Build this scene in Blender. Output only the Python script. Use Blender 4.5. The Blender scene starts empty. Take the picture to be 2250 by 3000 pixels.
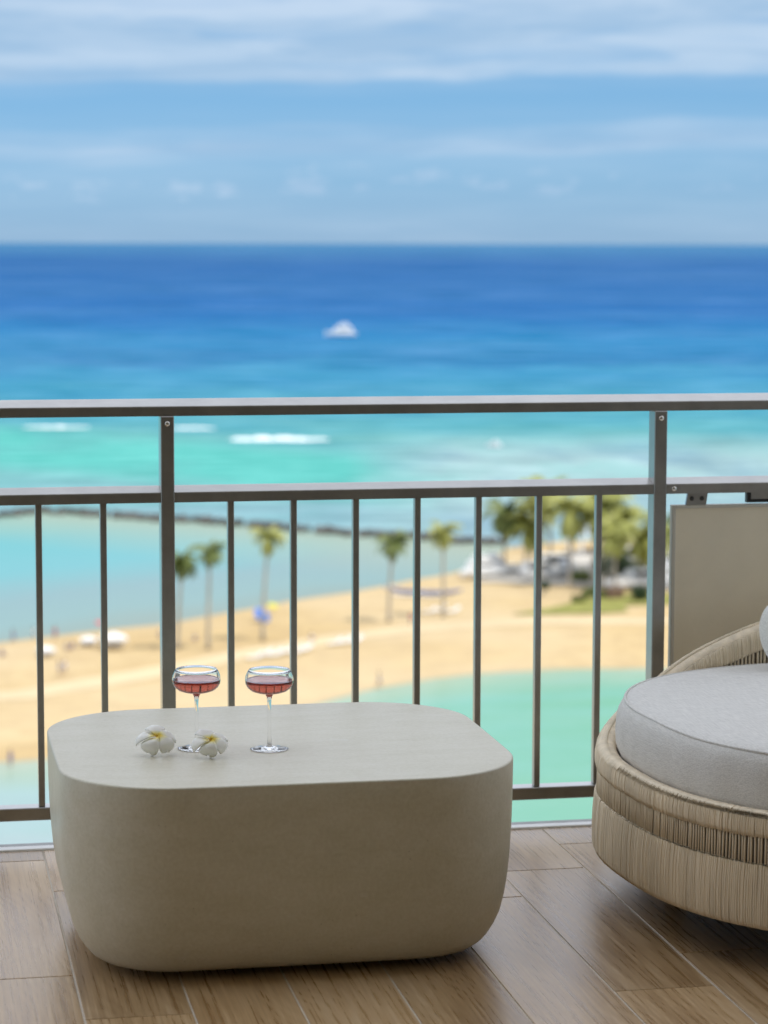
import bpy, bmesh, math, random
from mathutils import Vector, Matrix, noise
random.seed(7)
sc = bpy.context.scene
col = sc.collection
R = math.radians
SEA = -45.0

# ------------------------------------------------------------------ camera
EYE = Vector((0, 0, 1.47))
yaw, pitch, roll = R(11.15), math.atan(787/7262), R(0.15)
fw = Vector((math.sin(yaw)*math.cos(pitch), math.cos(yaw)*math.cos(pitch), -math.sin(pitch)))
rt = Vector((math.cos(yaw), -math.sin(yaw), 0)); up = rt.cross(fw)
rt2 = rt*math.cos(roll)+up*math.sin(roll); up2 = up*math.cos(roll)-rt*math.sin(roll)
cd = bpy.data.cameras.new('camera'); cam = bpy.data.objects.new('camera', cd); col.objects.link(cam)
cam.matrix_world = Matrix(((rt2.x, up2.x, -fw.x, EYE.x), (rt2.y, up2.y, -fw.y, EYE.y), (rt2.z, up2.z, -fw.z, EYE.z), (0, 0, 0, 1)))
cd.sensor_fit = 'HORIZONTAL'; cd.sensor_width = 36; cd.lens = 36*7262/2250
cd.clip_start = 0.05; cd.clip_end = 400000
cd.dof.use_dof = True; cd.dof.focus_distance = 5.45; cd.dof.aperture_fstop = 5.3
sc.camera = cam

# ------------------------------------------------------------------ world and sun
SUN_EL, SUN_AZ = R(66), R(125)          # azimuth from +Y towards +X: high behind the added tower wall
world = bpy.data.worlds.new('World'); sc.world = world; world.use_nodes = True
wn, wl = world.node_tree.nodes, world.node_tree.links
wn.clear()
def wnode(t, **kw):
    n = wn.new(t)
    for k, v in kw.items(): setattr(n, k, v)
    return n
def wmath(op, a, b=None, c=None, clamp=False):
    n = wn.new('ShaderNodeMath'); n.operation = op; n.use_clamp = clamp
    for i, v in enumerate((a, b, c)):
        if v is None: continue
        if isinstance(v, (int, float)): n.inputs[i].default_value = v
        else: wl.new(v, n.inputs[i])
    return n.outputs[0]
def wramp(fac, stops, interp='LINEAR'):
    n = wn.new('ShaderNodeValToRGB'); n.color_ramp.interpolation = interp
    el = n.color_ramp.elements
    while len(el) < len(stops): el.new(0.5)
    for e, (p, c) in zip(el, stops):
        e.position = p; e.color = (c, c, c, 1) if isinstance(c, (int, float)) else (*c, 1)
    wl.new(fac, n.inputs[0]); return n.outputs[0]
sky = wnode('ShaderNodeTexSky', sky_type='NISHITA', sun_disc=False)
sky.sun_elevation = SUN_EL; sky.sun_rotation = SUN_AZ; sky.altitude = 0; sky.air_density = 1.0; sky.dust_density = 0.0; sky.ozone_density = 3.0
tc = wnode('ShaderNodeTexCoord')
sep = wnode('ShaderNodeSeparateXYZ'); wl.new(tc.outputs['Generated'], sep.inputs[0])
elev = wmath('ARCSINE', sep.outputs[2])
azim = wmath('ARCTAN2', sep.outputs[0], sep.outputs[1])
def wnoise(su, sv, off, detail, rough, dist=0.0):
    c = wnode('ShaderNodeCombineXYZ')
    wl.new(wmath('MULTIPLY', azim, su), c.inputs[0]); wl.new(wmath('MULTIPLY', elev, sv), c.inputs[1]); c.inputs[2].default_value = off
    n = wnode('ShaderNodeTexNoise'); n.inputs['Scale'].default_value = 1.0; n.inputs['Detail'].default_value = detail
    n.inputs['Roughness'].default_value = rough; n.inputs['Distortion'].default_value = dist
    wl.new(c.outputs[0], n.inputs['Vector']); return n.outputs['Fac']
warp = wmath('MULTIPLY', wmath('SUBTRACT', wnoise(9, 30, 3.1, 3, .5), .5), 0.018)
tilt = wmath('MULTIPLY', wmath('SINE', wmath('MULTIPLY', wmath('SUBTRACT', azim, .194), 1.0)), -0.018)
ev = wmath('ADD', wmath('ADD', elev, warp), tilt)
# layered stratus seen edge-on: bands over elevation, continuing all round the horizon
e10 = wmath('MULTIPLY', ev, 6.0)        # 0.0985 rad at the frame's top -> 0.59
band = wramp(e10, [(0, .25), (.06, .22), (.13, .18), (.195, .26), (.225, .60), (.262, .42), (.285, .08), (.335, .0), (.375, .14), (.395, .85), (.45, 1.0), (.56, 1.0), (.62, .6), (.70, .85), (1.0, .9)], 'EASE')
streak = wnoise(14, 130, 8.2, 5, .55, .6)
soft = wnoise(7, 60, 1.7, 3, .5)
dens = wmath('MULTIPLY', band, wmath('MULTIPLY_ADD', streak, 2.4, wmath('MULTIPLY_ADD', soft, 1.3, -.72)), clamp=True)
puff = wmath('MULTIPLY', wramp(wnoise(55, 150, 5.5, 4, .55), [(.50, 0), (.62, 1)]), wramp(e10, [(.10, 0), (.125, 1), (.16, .8), (.20, 0)]))
dens = wmath('MAXIMUM', dens, wmath('MULTIPLY', puff, .85))
mixc = wnode('ShaderNodeMix', data_type='RGBA')
tint = wnode('ShaderNodeMix', data_type='RGBA', blend_type='MULTIPLY'); tint.inputs[0].default_value = 1.0
wl.new(sky.outputs[0], tint.inputs[6]); wl.new(wramp(wmath('MULTIPLY', elev, 4.0), [(0, (.40, .72, 1.48)), (.12, (.47, .82, 1.44)), (.28, (.56, .90, 1.36)), (.8, (.80, .98, 1.12))]), tint.inputs[7])   # clean sea air: less warm horizon than the model's
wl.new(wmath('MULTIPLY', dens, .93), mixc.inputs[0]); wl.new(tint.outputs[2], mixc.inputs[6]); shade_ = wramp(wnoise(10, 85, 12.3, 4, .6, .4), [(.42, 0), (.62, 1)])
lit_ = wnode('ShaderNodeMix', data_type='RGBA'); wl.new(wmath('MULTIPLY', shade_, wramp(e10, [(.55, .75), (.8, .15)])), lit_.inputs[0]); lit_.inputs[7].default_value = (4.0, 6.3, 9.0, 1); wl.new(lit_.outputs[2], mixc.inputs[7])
wl.new(wramp(e10, [(.35, (5.9, 7.9, 10.2)), (.55, (6.5, 8.3, 10.4)), (.66, (8.0, 9.4, 11.4)), (1.0, (16.3, 17.1, 18.8))]), lit_.inputs[6])  # clouds above the frame are brightened to light the balcony
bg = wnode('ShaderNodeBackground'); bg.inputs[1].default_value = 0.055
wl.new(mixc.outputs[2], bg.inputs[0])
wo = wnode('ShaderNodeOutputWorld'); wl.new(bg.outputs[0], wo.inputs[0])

sl = bpy.data.lights.new('sun', 'SUN'); sl.energy = 2.05; sl.angle = R(0.53); sl.color = (1.0, .95, .86)
sun = bpy.data.objects.new('sun', sl); col.objects.link(sun)
sdir = Vector((math.sin(SUN_AZ)*math.cos(SUN_EL), math.cos(SUN_AZ)*math.cos(SUN_EL), math.sin(SUN_EL)))
sun.rotation_euler = sdir.to_track_quat('Z', 'Y').to_euler(); sun.location = (0, 10, 60)

sc.view_settings.view_transform = 'Standard'; sc.view_settings.look = 'None'
sc.view_settings.exposure = 0.6; sc.view_settings.gamma = 1.0
sc.render.engine = 'CYCLES'
sc.cycles.use_denoising = True
sc.cycles.max_bounces = 14; sc.cycles.diffuse_bounces = 6; sc.cycles.glossy_bounces = 5; sc.cycles.transmission_bounces = 12; sc.cycles.transparent_max_bounces = 12
sc.cycles.sample_clamp_indirect = 6.0

# ------------------------------------------------------------------ helpers
def tag(o, label=None, cat=None, group=None, kind=None):
    for k, v in (('label', label), ('category', cat), ('group', group), ('kind', kind)):
        if v: o[k] = v
    return o
def empty(name, loc=(0, 0, 0), rz=0, label=None, cat=None, group=None):
    o = bpy.data.objects.new(name, None); col.objects.link(o); o.location = loc; o.rotation_euler = (0, 0, rz)
    o.empty_display_size = .1
    return tag(o, label, cat, group)
def link(name, me, mat=None, parent=None, loc=None, smooth=False):
    o = bpy.data.objects.new(name, me); col.objects.link(o)
    if mat is not None and not me.materials: me.materials.append(mat)
    if parent is not None: o.parent = parent
    if loc is not None: o.location = loc
    if smooth: me.polygons.foreach_set('use_smooth', [True]*len(me.polygons))
    return o
def from_bm(name, bm, mat=None, parent=None, loc=None, smooth=False):
    me = bpy.data.meshes.new(name); bm.to_mesh(me); bm.free(); me.update()
    return link(name, me, mat, parent, loc, smooth)
def from_py(name, v, f, mat=None, parent=None, loc=None, smooth=False):
    me = bpy.data.meshes.new(name); me.from_pydata(v, [], f); me.update()
    return link(name, me, mat, parent, loc, smooth)
def add_box(bm, x0, x1, y0, y1, z0, z1, bev=0, seg=1):
    vs = [bm.verts.new((x, y, z)) for z in (z0, z1) for y in (y0, y1) for x in (x0, x1)]
    fs = [bm.faces.new([vs[i] for i in q]) for q in ((0, 2, 3, 1), (4, 5, 7, 6), (0, 1, 5, 4), (2, 6, 7, 3), (0, 4, 6, 2), (1, 3, 7, 5))]
    if bev:
        es = list({e for f in fs for e in f.edges})
        bmesh.ops.bevel(bm, geom=es, offset=bev, segments=seg, profile=.5, affect='EDGES')
def box(name, x0, x1, y0, y1, z0, z1, mat, parent=None, bev=0, seg=1, smooth=False):
    bm = bmesh.new(); add_box(bm, x0, x1, y0, y1, z0, z1, bev, seg); return from_bm(name, bm, mat, parent, smooth=smooth)
def lathe(pts, n=32, cx=0, cy=0, V=None, F=None):
    V = [] if V is None else V; F = [] if F is None else F; b = len(V)
    for r, z in pts:
        for k in range(n):
            a = 2*math.pi*k/n; V.append((cx+r*math.cos(a), cy+r*math.sin(a), z))
    for i in range(len(pts)-1):
        for k in range(n):
            F.append((b+i*n+k, b+i*n+(k+1) % n, b+(i+1)*n+(k+1) % n, b+(i+1)*n+k))
    return V, F
def tube(V, F, path, rad, n=6, cap=True):
    b = len(V); m = len(path)
    for i, p in enumerate(path):
        p = Vector(p); t = (Vector(path[min(i+1, m-1)])-Vector(path[max(i-1, 0)]))
        t = t.normalized() if t.length > 1e-9 else Vector((0, 0, 1))
        a = Vector((0, 0, 1)) if abs(t.z) < .9 else Vector((0, 1, 0))
        u = t.cross(a).normalized(); w = u.cross(t)
        r = rad[i] if isinstance(rad, (list, tuple)) else rad
        for k in range(n):
            q = 2*math.pi*k/n; V.append(tuple(p+(u*math.cos(q)+w*math.sin(q))*r))
    for i in range(m-1):
        for k in range(n):
            F.append((b+i*n+k, b+i*n+(k+1) % n, b+(i+1)*n+(k+1) % n, b+(i+1)*n+k))
    if cap:
        F.append(tuple(b+k for k in range(n))[::-1]); F.append(tuple(b+(m-1)*n+k for k in range(n)))
def copy_tree(o, parent=None):
    c = o.copy(); col.objects.link(c); c.parent = parent
    for ch in o.children: copy_tree(ch, c)
    return c

def mat(name, base=(.5, .5, .5), rough=.6, var=.0, scale=5.0, bump=0.0, bscale=None, spec=.5, metal=0.0, base2=None, detail=4, stretch=(1, 1, 1), coord='Object', bdist=.01, **kw):
    m = bpy.data.materials.new(name); m.use_nodes = True
    n, l = m.node_tree.nodes, m.node_tree.links
    p = n['Principled BSDF']
    p.inputs['Base Color'].default_value = (*base, 1); p.inputs['Roughness'].default_value = rough
    p.inputs['Metallic'].default_value = metal; p.inputs['Specular IOR Level'].default_value = spec
    for k, v in kw.items(): p.inputs[k].default_value = v
    t = n.new('ShaderNodeTexCoord'); mp = n.new('ShaderNodeMapping'); mp.inputs['Scale'].default_value = stretch
    l.new(t.outputs[coord], mp.inputs[0])
    if var or base2:
        tx = n.new('ShaderNodeTexNoise'); tx.inputs['Scale'].default_value = scale; tx.inputs['Detail'].default_value = detail; tx.inputs['Roughness'].default_value = .6
        l.new(mp.outputs[0], tx.inputs['Vector'])
        cr = n.new('ShaderNodeValToRGB'); b2 = base2 or tuple(c*(1-var) for c in base); b1 = base if base2 else tuple(min(1, c*(1+var)) for c in base)
        cr.color_ramp.elements[0].position = .32; cr.color_ramp.elements[1].position = .68
        cr.color_ramp.elements[0].color = (*b2, 1); cr.color_ramp.elements[1].color = (*b1, 1)
        l.new(tx.outputs['Fac'], cr.inputs[0]); l.new(cr.outputs[0], p.inputs['Base Color'])
    if bump:
        tb = n.new('ShaderNodeTexNoise'); tb.inputs['Scale'].default_value = bscale or scale*4; tb.inputs['Detail'].default_value = 5
        l.new(mp.outputs[0], tb.inputs['Vector'])
        bp = n.new('ShaderNodeBump'); bp.inputs['Strength'].default_value = bump; bp.inputs['Distance'].default_value = bdist
        l.new(tb.outputs['Fac'], bp.inputs['Height']); l.new(bp.outputs[0], p.inputs['Normal'])
    return m

def nmath(n, l, op, a, b=None, c=None, clamp=False):
    q = n.new('ShaderNodeMath'); q.operation = op; q.use_clamp = clamp
    for i, v in enumerate((a, b, c)):
        if v is None: continue
        if isinstance(v, (int, float)): q.inputs[i].default_value = v
        else: l.new(v, q.inputs[i])
    return q.outputs[0]
def nramp(n, l, fac, stops, interp='LINEAR'):
    q = n.new('ShaderNodeValToRGB'); q.color_ramp.interpolation = interp; el = q.color_ramp.elements
    while len(el) < len(stops): el.new(.5)
    for e, (p, c) in zip(el, stops): e.position = p; e.color = (*((c,)*3 if isinstance(c, (int, float)) else c), 1)
    l.new(fac, q.inputs[0]); return q.outputs[0]
def nnoise(n, l, vec, scale, detail=4, rough=.55, stretch=None, off=(0, 0, 0), rot=0):
    if stretch or off != (0, 0, 0) or rot:
        mp = n.new('ShaderNodeMapping'); mp.inputs['Scale'].default_value = stretch or (1, 1, 1); mp.inputs['Location'].default_value = off; mp.inputs['Rotation'].default_value = (0, 0, rot); l.new(vec, mp.inputs[0]); vec = mp.outputs[0]
    t = n.new('ShaderNodeTexNoise'); t.inputs['Scale'].default_value = scale; t.inputs['Detail'].default_value = detail; t.inputs['Roughness'].default_value = rough; l.new(vec, t.inputs['Vector']); return t.outputs['Fac']
def nmix(n, l, f, a, b):
    q = n.new('ShaderNodeMix'); q.data_type = 'RGBA'
    if isinstance(f, (int, float)): q.inputs[0].default_value = f
    else: l.new(f, q.inputs[0])
    for i, v in ((6, a), (7, b)):
        if isinstance(v, tuple): q.inputs[i].default_value = (*v, 1)
        else: l.new(v, q.inputs[i])
    return q.outputs[2]

# ------------------------------------------------------------------ materials
M_rail = mat('rail_metal', (.30, .29, .27), .36, var=.14, scale=11, bump=.14, bscale=70, bdist=.001, spec=.6, metal=.75, detail=8, **{'Coat Weight': 1.0, 'Coat Roughness': .18})
M_bolt = mat('bolt_steel', (.72, .70, .66), .25, metal=1.0, var=.05)
M_screw = mat('dark_screw', (.05, .05, .05), .5)
M_panel = mat('panel_paint', (.88, .81, .66), .5, var=.04, scale=6, bump=.15, bscale=90, bdist=.002)
M_panelfr = mat('panel_frame', (.62, .60, .54), .45, var=.03)
M_black = mat('black_rubber', (.012, .012, .013), .5)
M_trim = mat('white_trim', (.90, .89, .87), .3, var=.04, scale=20)
M_kerb = mat('slab_concrete', (.36, .36, .36), .7, var=.12, scale=12, bump=.2)
M_wall = mat('shade_wall_dark', (.17, .147, .10), .6, var=.05, scale=3)  # kept dark to dim the bounce onto faces turned towards it
M_part = mat('partition_plaster', (.80, .77, .70), .8, var=.03, scale=3)
M_ceil = mat('ceiling_paint', (.74, .72, .68), .8, var=.02)
M_grout = mat('grout', (.66, .60, .51), .85, var=.10, scale=40)
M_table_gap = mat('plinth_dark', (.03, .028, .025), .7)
M_glass = mat('clear_glass', (1, 1, 1), 0.0, **{'Transmission Weight': 1.0, 'IOR': 1.36})
M_drink = mat('rose_drink', (.58, .125, .075), 0.02, **{'Transmission Weight': .80, 'IOR': 1.34})
M_ropeA = mat('rope_tan', (.84, .73, .56), .85, var=.13, scale=18, stretch=(1, 1, .12), bump=.35, bscale=240, bdist=.002, spec=.2)
M_ropeB = mat('rope_rim', (.81, .70, .54), .85, var=.14, scale=40, bump=.5, bscale=260, bdist=.002, spec=.2)
M_shell = mat('daybed_core', (.17, .13, .09), .8)
M_leg = mat('leg_black', (.02, .02, .02), .5)

def fabric(name, c):
    m = mat(name, c, .95, spec=.1)
    n, l = m.node_tree.nodes, m.node_tree.links; p = n['Principled BSDF']
    p.inputs['Sheen Weight'].default_value = .25
    t = n.new('ShaderNodeTexCoord'); out = []
    for st in ((26, 420, 420), (420, 26, 420)):
        mp = n.new('ShaderNodeMapping'); mp.inputs['Scale'].default_value = st; l.new(t.outputs['Object'], mp.inputs[0])
        tx = n.new('ShaderNodeTexNoise'); tx.inputs['Scale'].default_value = 1; tx.inputs['Detail'].default_value = 3; l.new(mp.outputs[0], tx.inputs['Vector']); out.append(tx.outputs['Fac'])
    a = n.new('ShaderNodeMath'); a.operation = 'ADD'; l.new(out[0], a.inputs[0]); l.new(out[1], a.inputs[1])
    r = n.new('ShaderNodeMapRange'); r.inputs[1].default_value = .75; r.inputs[2].default_value = 1.25; l.new(a.outputs[0], r.inputs[0])
    cr = n.new('ShaderNodeValToRGB'); cr.color_ramp.elements[0].color = (*[v*.86 for v in c], 1); cr.color_ramp.elements[1].color = (*[min(1, v*1.10) for v in c], 1)
    l.new(r.outputs[0], cr.inputs[0]); l.new(cr.outputs[0], p.inputs['Base Color'])
    bp = n.new('ShaderNodeBump'); bp.inputs['Strength'].default_value = .35; bp.inputs['Distance'].default_value = .002
    l.new(r.outputs[0], bp.inputs['Height']); l.new(bp.outputs[0], p.inputs['Normal'])
    return m
M_cush = fabric('cushion_linen', (.72, .705, .67))
M_pillow = fabric('pillow_linen', (.78, .79, .75))

def concrete_table():
    m = mat('table_concrete', (.60, .575, .52), .42, spec=.75)
    n, l = m.node_tree.nodes, m.node_tree.links; p = n['Principled BSDF']
    t = n.new('ShaderNodeTexCoord')
    mp = n.new('ShaderNodeMapping'); mp.inputs['Scale'].default_value = (3, 9, 9); l.new(t.outputs['Object'], mp.inputs[0])
    a = n.new('ShaderNodeTexNoise'); a.inputs['Scale'].default_value = 2.2; a.inputs['Detail'].default_value = 8; a.inputs['Roughness'].default_value = .66; l.new(mp.outputs[0], a.inputs['Vector'])
    b = n.new('ShaderNodeTexNoise'); b.inputs['Scale'].default_value = 130; b.inputs['Detail'].default_value = 4; l.new(t.outputs['Object'], b.inputs['Vector'])
    w = n.new('ShaderNodeTexNoise'); w.inputs['Scale'].default_value = 5; w.inputs['Detail'].default_value = 6; l.new(mp.outputs[0], w.inputs['Vector'])
    cr = n.new('ShaderNodeValToRGB'); cr.color_ramp.elements[0].position = .3; cr.color_ramp.elements[1].position = .72
    cr.color_ramp.elements[0].color = (.57, .535, .41, 1); cr.color_ramp.elements[1].color = (.645, .61, .50, 1); l.new(a.outputs['Fac'], cr.inputs[0])
    wr = n.new('ShaderNodeValToRGB'); wr.color_ramp.elements[0].position = .66; wr.color_ramp.elements[1].position = .76; wr.color_ramp.elements[0].color = (0, 0, 0, 1); wr.color_ramp.elements[1].color = (.45, .45, .45, 1); l.new(w.outputs['Fac'], wr.inputs[0])
    mx = n.new('ShaderNodeMix'); mx.data_type = 'RGBA'; l.new(wr.outputs[0], mx.inputs[0]); l.new(cr.outputs[0], mx.inputs[6]); mx.inputs[7].default_value = (.66, .64, .58, 1)
    m2 = n.new('ShaderNodeMix'); m2.data_type = 'RGBA'; m2.blend_type = 'OVERLAY'; m2.inputs[0].default_value = .18; l.new(mx.outputs[2], m2.inputs[6]); l.new(b.outputs['Color'], m2.inputs[7])
    l.new(b.outputs['Fac'], m2.inputs[7])
    po = n.new('ShaderNodeTexVoronoi'); po.inputs['Scale'].default_value = 55; l.new(t.outputs['Object'], po.inputs['Vector'])
    pn = nnoise(n, l, t.outputs['Object'], 14, 2)
    pr_ = nmath(n, l, 'MULTIPLY', nramp(n, l, po.outputs['Distance'], [(.05, .7), (.12, 0.0)]), nramp(n, l, pn, [(.52, 0.0), (.62, 1.0)]))
    c3 = nmix(n, l, pr_, m2.outputs[2], (.36, .33, .26)); l.new(c3, p.inputs['Base Color'])
    bp = n.new('ShaderNodeBump'); bp.inputs['Strength'].default_value = .25; bp.inputs['Distance'].default_value = .002; l.new(b.outputs['Fac'], bp.inputs['Height']); l.new(bp.outputs[0], p.inputs['Normal'])
    return m
M_table = concrete_table()

def wood_tile():
    m = mat('wood_tile', (.3, .22, .15), .36, spec=.75)
    n, l = m.node_tree.nodes, m.node_tree.links; p = n['Principled BSDF']
    t = n.new('ShaderNodeTexCoord'); oi = n.new('ShaderNodeObjectInfo')
    off = n.new('ShaderNodeVectorMath'); off.operation = 'MULTIPLY_ADD'; l.new(oi.outputs['Random'], off.inputs[0]); off.inputs[1].default_value = (13, 31, 7); l.new(t.outputs['Object'], off.inputs[2])
    mp = n.new('ShaderNodeMapping'); mp.inputs['Scale'].default_value = (1, .22, 1); l.new(off.outputs[0], mp.inputs[0])
    warp_ = n.new('ShaderNodeTexNoise'); warp_.inputs['Scale'].default_value = 7; warp_.inputs['Detail'].default_value = 2; l.new(mp.outputs[0], warp_.inputs['Vector'])
    ad = n.new('ShaderNodeVectorMath'); ad.operation = 'MULTIPLY_ADD'; l.new(warp_.outputs['Color'], ad.inputs[0]); ad.inputs[1].default_value = (.16, .16, .16); l.new(mp.outputs[0], ad.inputs[2])
    wv = n.new('ShaderNodeTexWave'); wv.wave_type = 'RINGS'; wv.rings_direction = 'Z'; wv.inputs['Scale'].default_value = 16; wv.inputs['Distortion'].default_value = 2.2; wv.inputs['Detail'].default_value = 3; wv.inputs['Detail Scale'].default_value = 1.4; l.new(ad.outputs[0], wv.inputs['Vector'])
    mp2 = n.new('ShaderNodeMapping'); mp2.inputs['Scale'].default_value = (120, 2.4, 1); l.new(off.outputs[0], mp2.inputs[0])
    fi = n.new('ShaderNodeTexNoise'); fi.inputs['Scale'].default_value = 1; fi.inputs['Detail'].default_value = 8; fi.inputs['Roughness'].default_value = .60; l.new(mp2.outputs[0], fi.inputs['Vector'])
    bl = n.new('ShaderNodeTexNoise'); bl.inputs['Scale'].default_value = 6; bl.inputs['Detail'].default_value = 4; l.new(mp.outputs[0], bl.inputs['Vector'])
    s1 = n.new('ShaderNodeMath'); s1.operation = 'MULTIPLY_ADD'; l.new(wv.outputs['Fac'], s1.inputs[0]); s1.inputs[1].default_value = .06; l.new(fi.outputs['Fac'], s1.inputs[2])
    s2 = n.new('ShaderNodeMath'); s2.operation = 'MULTIPLY_ADD'; l.new(bl.outputs['Fac'], s2.inputs[0]); s2.inputs[1].default_value = .8; l.new(s1.outputs[0], s2.inputs[2])
    cr = n.new('ShaderNodeValToRGB'); e = cr.color_ramp.elements; e[0].position = .62; e[1].position = 1.0
    e[0].color = (.29, .170, .072, 1); e[1].color = (.60, .435, .26, 1); x = e.new(.80); x.color = (.46, .305, .155, 1)
    mr = n.new('ShaderNodeMapRange'); mr.inputs[1].default_value = 0; mr.inputs[2].default_value = 1.22; l.new(s2.outputs[0], mr.inputs[0]); l.new(mr.outputs[0], cr.inputs[0])
    hv = n.new('ShaderNodeHueSaturation'); l.new(cr.outputs[0], hv.inputs['Color'])
    vr = n.new('ShaderNodeMapRange'); vr.inputs[3].default_value = .86; vr.inputs[4].default_value = 1.14; l.new(oi.outputs['Random'], vr.inputs[0]); l.new(vr.outputs[0], hv.inputs['Value'])
    l.new(hv.outputs[0], p.inputs['Base Color'])
    rr = n.new('ShaderNodeMapRange'); rr.inputs[1].default_value = .3; rr.inputs[2].default_value = 1.1; rr.inputs[3].default_value = .24; rr.inputs[4].default_value = .42; l.new(s1.outputs[0], rr.inputs[0]); l.new(rr.outputs[0], p.inputs['Roughness'])
    bp = n.new('ShaderNodeBump'); bp.inputs['Strength'].default_value = .3; bp.inputs['Distance'].default_value = .0015; l.new(s1.outputs[0], bp.inputs['Height']); l.new(bp.outputs[0], p.inputs['Normal'])
    return m
M_tile = wood_tile()

def water(name, colour_nodes, gloss=.10, rough=.22, bscale=.25):
    """water as scattered body colour plus a rough surface reflection"""
    m = bpy.data.materials.new(name); m.use_nodes = True; n, l = m.node_tree.nodes, m.node_tree.links; n.clear()
    o = n.new('ShaderNodeOutputMaterial'); d = n.new('ShaderNodeBsdfDiffuse'); g = n.new('ShaderNodeBsdfGlossy'); mx = n.new('ShaderNodeMixShader')
    g.inputs['Roughness'].default_value = rough; mx.inputs[0].default_value = gloss
    geo = n.new('ShaderNodeNewGeometry')
    c = colour_nodes(n, l, geo.outputs['Position']); l.new(c, d.inputs['Color'])
    t = n.new('ShaderNodeTexNoise'); t.inputs['Scale'].default_value = bscale; t.inputs['Detail'].default_value = 6; l.new(geo.outputs['Position'], t.inputs['Vector'])
    b = n.new('ShaderNodeBump'); b.inputs['Strength'].default_value = .5; b.inputs['Distance'].default_value = .4; l.new(t.outputs['Fac'], b.inputs['Height']); l.new(b.outputs[0], g.inputs['Normal'])
    l.new(d.outputs[0], mx.inputs[1]); l.new(g.outputs[0], mx.inputs[2]); l.new(mx.outputs[0], o.inputs[0])
    return m
def offshore(n, l, pos):
    """distance out to sea from the hotel, measured square to the reef line, as a slope 45/s"""
    d = n.new('ShaderNodeVectorMath'); d.operation = 'DOT_PRODUCT'; l.new(pos, d.inputs[0]); d.inputs[1].default_value = (math.sin(yaw), math.cos(yaw), 0)
    t = n.new('ShaderNodeVectorMath'); t.operation = 'DOT_PRODUCT'; l.new(pos, t.inputs[0]); t.inputs[1].default_value = (math.cos(yaw), -math.sin(yaw), 0)
    s = nmath(n, l, 'MAXIMUM', d.outputs['Value'], 1.0)
    return s, t.outputs['Value']
K = 1.0
def sea_colour(n, l, pos):
    s, t = offshore(n, l, pos)
    depth = nmath(n, l, 'DIVIDE', 45.0, s)                       # 0 at the horizon, about .12 at the reef's inner side
    # long swell and current streaks parallel to the coast, given in relative distance so they stay in proportion far out
    lg = nmath(n, l, 'LOGARITHM', s, 2.718)
    ang = nmath(n, l, 'DIVIDE', t, s)
    cv = n.new('ShaderNodeCombineXYZ'); l.new(nmath(n, l, 'MULTIPLY', ang, 14.0), cv.inputs[0]); l.new(nmath(n, l, 'MULTIPLY', lg, 22.0), cv.inputs[1])
    n1 = nnoise(n, l, cv.outputs[0], 1.0, 6, .62)
    n2 = nnoise(n, l, cv.outputs[0], .45, 4, .55, off=(7, 3, 1))
    dd = nmath(n, l, 'ADD', depth, nmath(n, l, 'MULTIPLY', nmath(n, l, 'SUBTRACT', n1, .5), nmath(n, l, 'MULTIPLY_ADD', depth, .40, .010)))
    deep = nramp(n, l, nmath(n, l, 'MULTIPLY', dd, 7.5), [(0.0, (.034, .140, .265)), (.05, (.006, .076, .228)), (.20, (.005, .090, .262)), (.29, (.010, .142, .300)), (.335, (.006, .112, .255)), (.37, (.0224, .1763, .3096)), (.44, (.0258, .1849, .2838)), (.50, (.0473, .2322, .2838)), (.60, (.0989, .2924, .2924)), (.70, (.1204, .3053, .3053)), (.80, (.1548, .2838, .3139)), (1.0, (.1720, .2924, .3225))])
    deep = nmix(n, l, nmath(n, l, 'MULTIPLY', nramp(n, l, n2, [(.42, 0.0), (.66, 1.0)]), .13), deep, (.1376, .2666, .3698))
    # bright sand channel to the left, greyish coral reef to the right
    tur = nmath(n, l, 'MULTIPLY', nramp(n, l, nmath(n, l, 'MULTIPLY', nmath(n, l, 'ADD', s, nmath(n, l, 'MULTIPLY', t, .9)), .001), [(.43, 0.0), (.46, 1.0), (.52, 1.0), (.56, 0.0)]), nramp(n, l, nmath(n, l, 'MULTIPLY_ADD', t, .01, .5), [(.45, 1.0), (.62, 0.0)]))
    tur = nmath(n, l, 'MULTIPLY', tur, nramp(n, l, nnoise(n, l, pos, .02, 5, .6, stretch=(1, .6, 1)), [(.36, .35), (.58, 1.0)]))
    deep = nmix(n, l, tur, deep, (.0731, .3440, .3096))
    rf = nmath(n, l, 'MULTIPLY', nramp(n, l, nmath(n, l, 'MULTIPLY', s, .001), [(.40, 1.0), (.54, 1.0), (.62, 0.0)]), nramp(n, l, nmath(n, l, 'MULTIPLY_ADD', t, .01, .5), [(.42, 0.0), (.66, 1.0)]))
    reef = nramp(n, l, nnoise(n, l, pos, .034, 6, .68, stretch=(1, .45, 1)), [(.34, (.1462, .2408, .3010)), (.52, (.2494, .3612, .3698)), (.68, (.2150, .3870, .3784))])
    out = nmix(n, l, nmath(n, l, 'MULTIPLY', rf, .9), deep, reef)
    cv2 = n.new('ShaderNodeCombineXYZ'); l.new(nmath(n, l, 'MULTIPLY', ang, 26.0), cv2.inputs[0]); l.new(nmath(n, l, 'MULTIPLY', lg, 62.0), cv2.inputs[1])
    rip = nnoise(n, l, cv2.outputs[0], 1.0, 5, .6)
    hs = n.new('ShaderNodeHueSaturation'); l.new(out, hs.inputs['Color'])
    l.new(nmath(n, l, 'MULTIPLY_ADD', rip, 1.5, .25), hs.inputs['Value']); l.new(nmath(n, l, 'MULTIPLY_ADD', rip, -.5, 1.25), hs.inputs['Saturation'])
    return hs.outputs[0]
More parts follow.
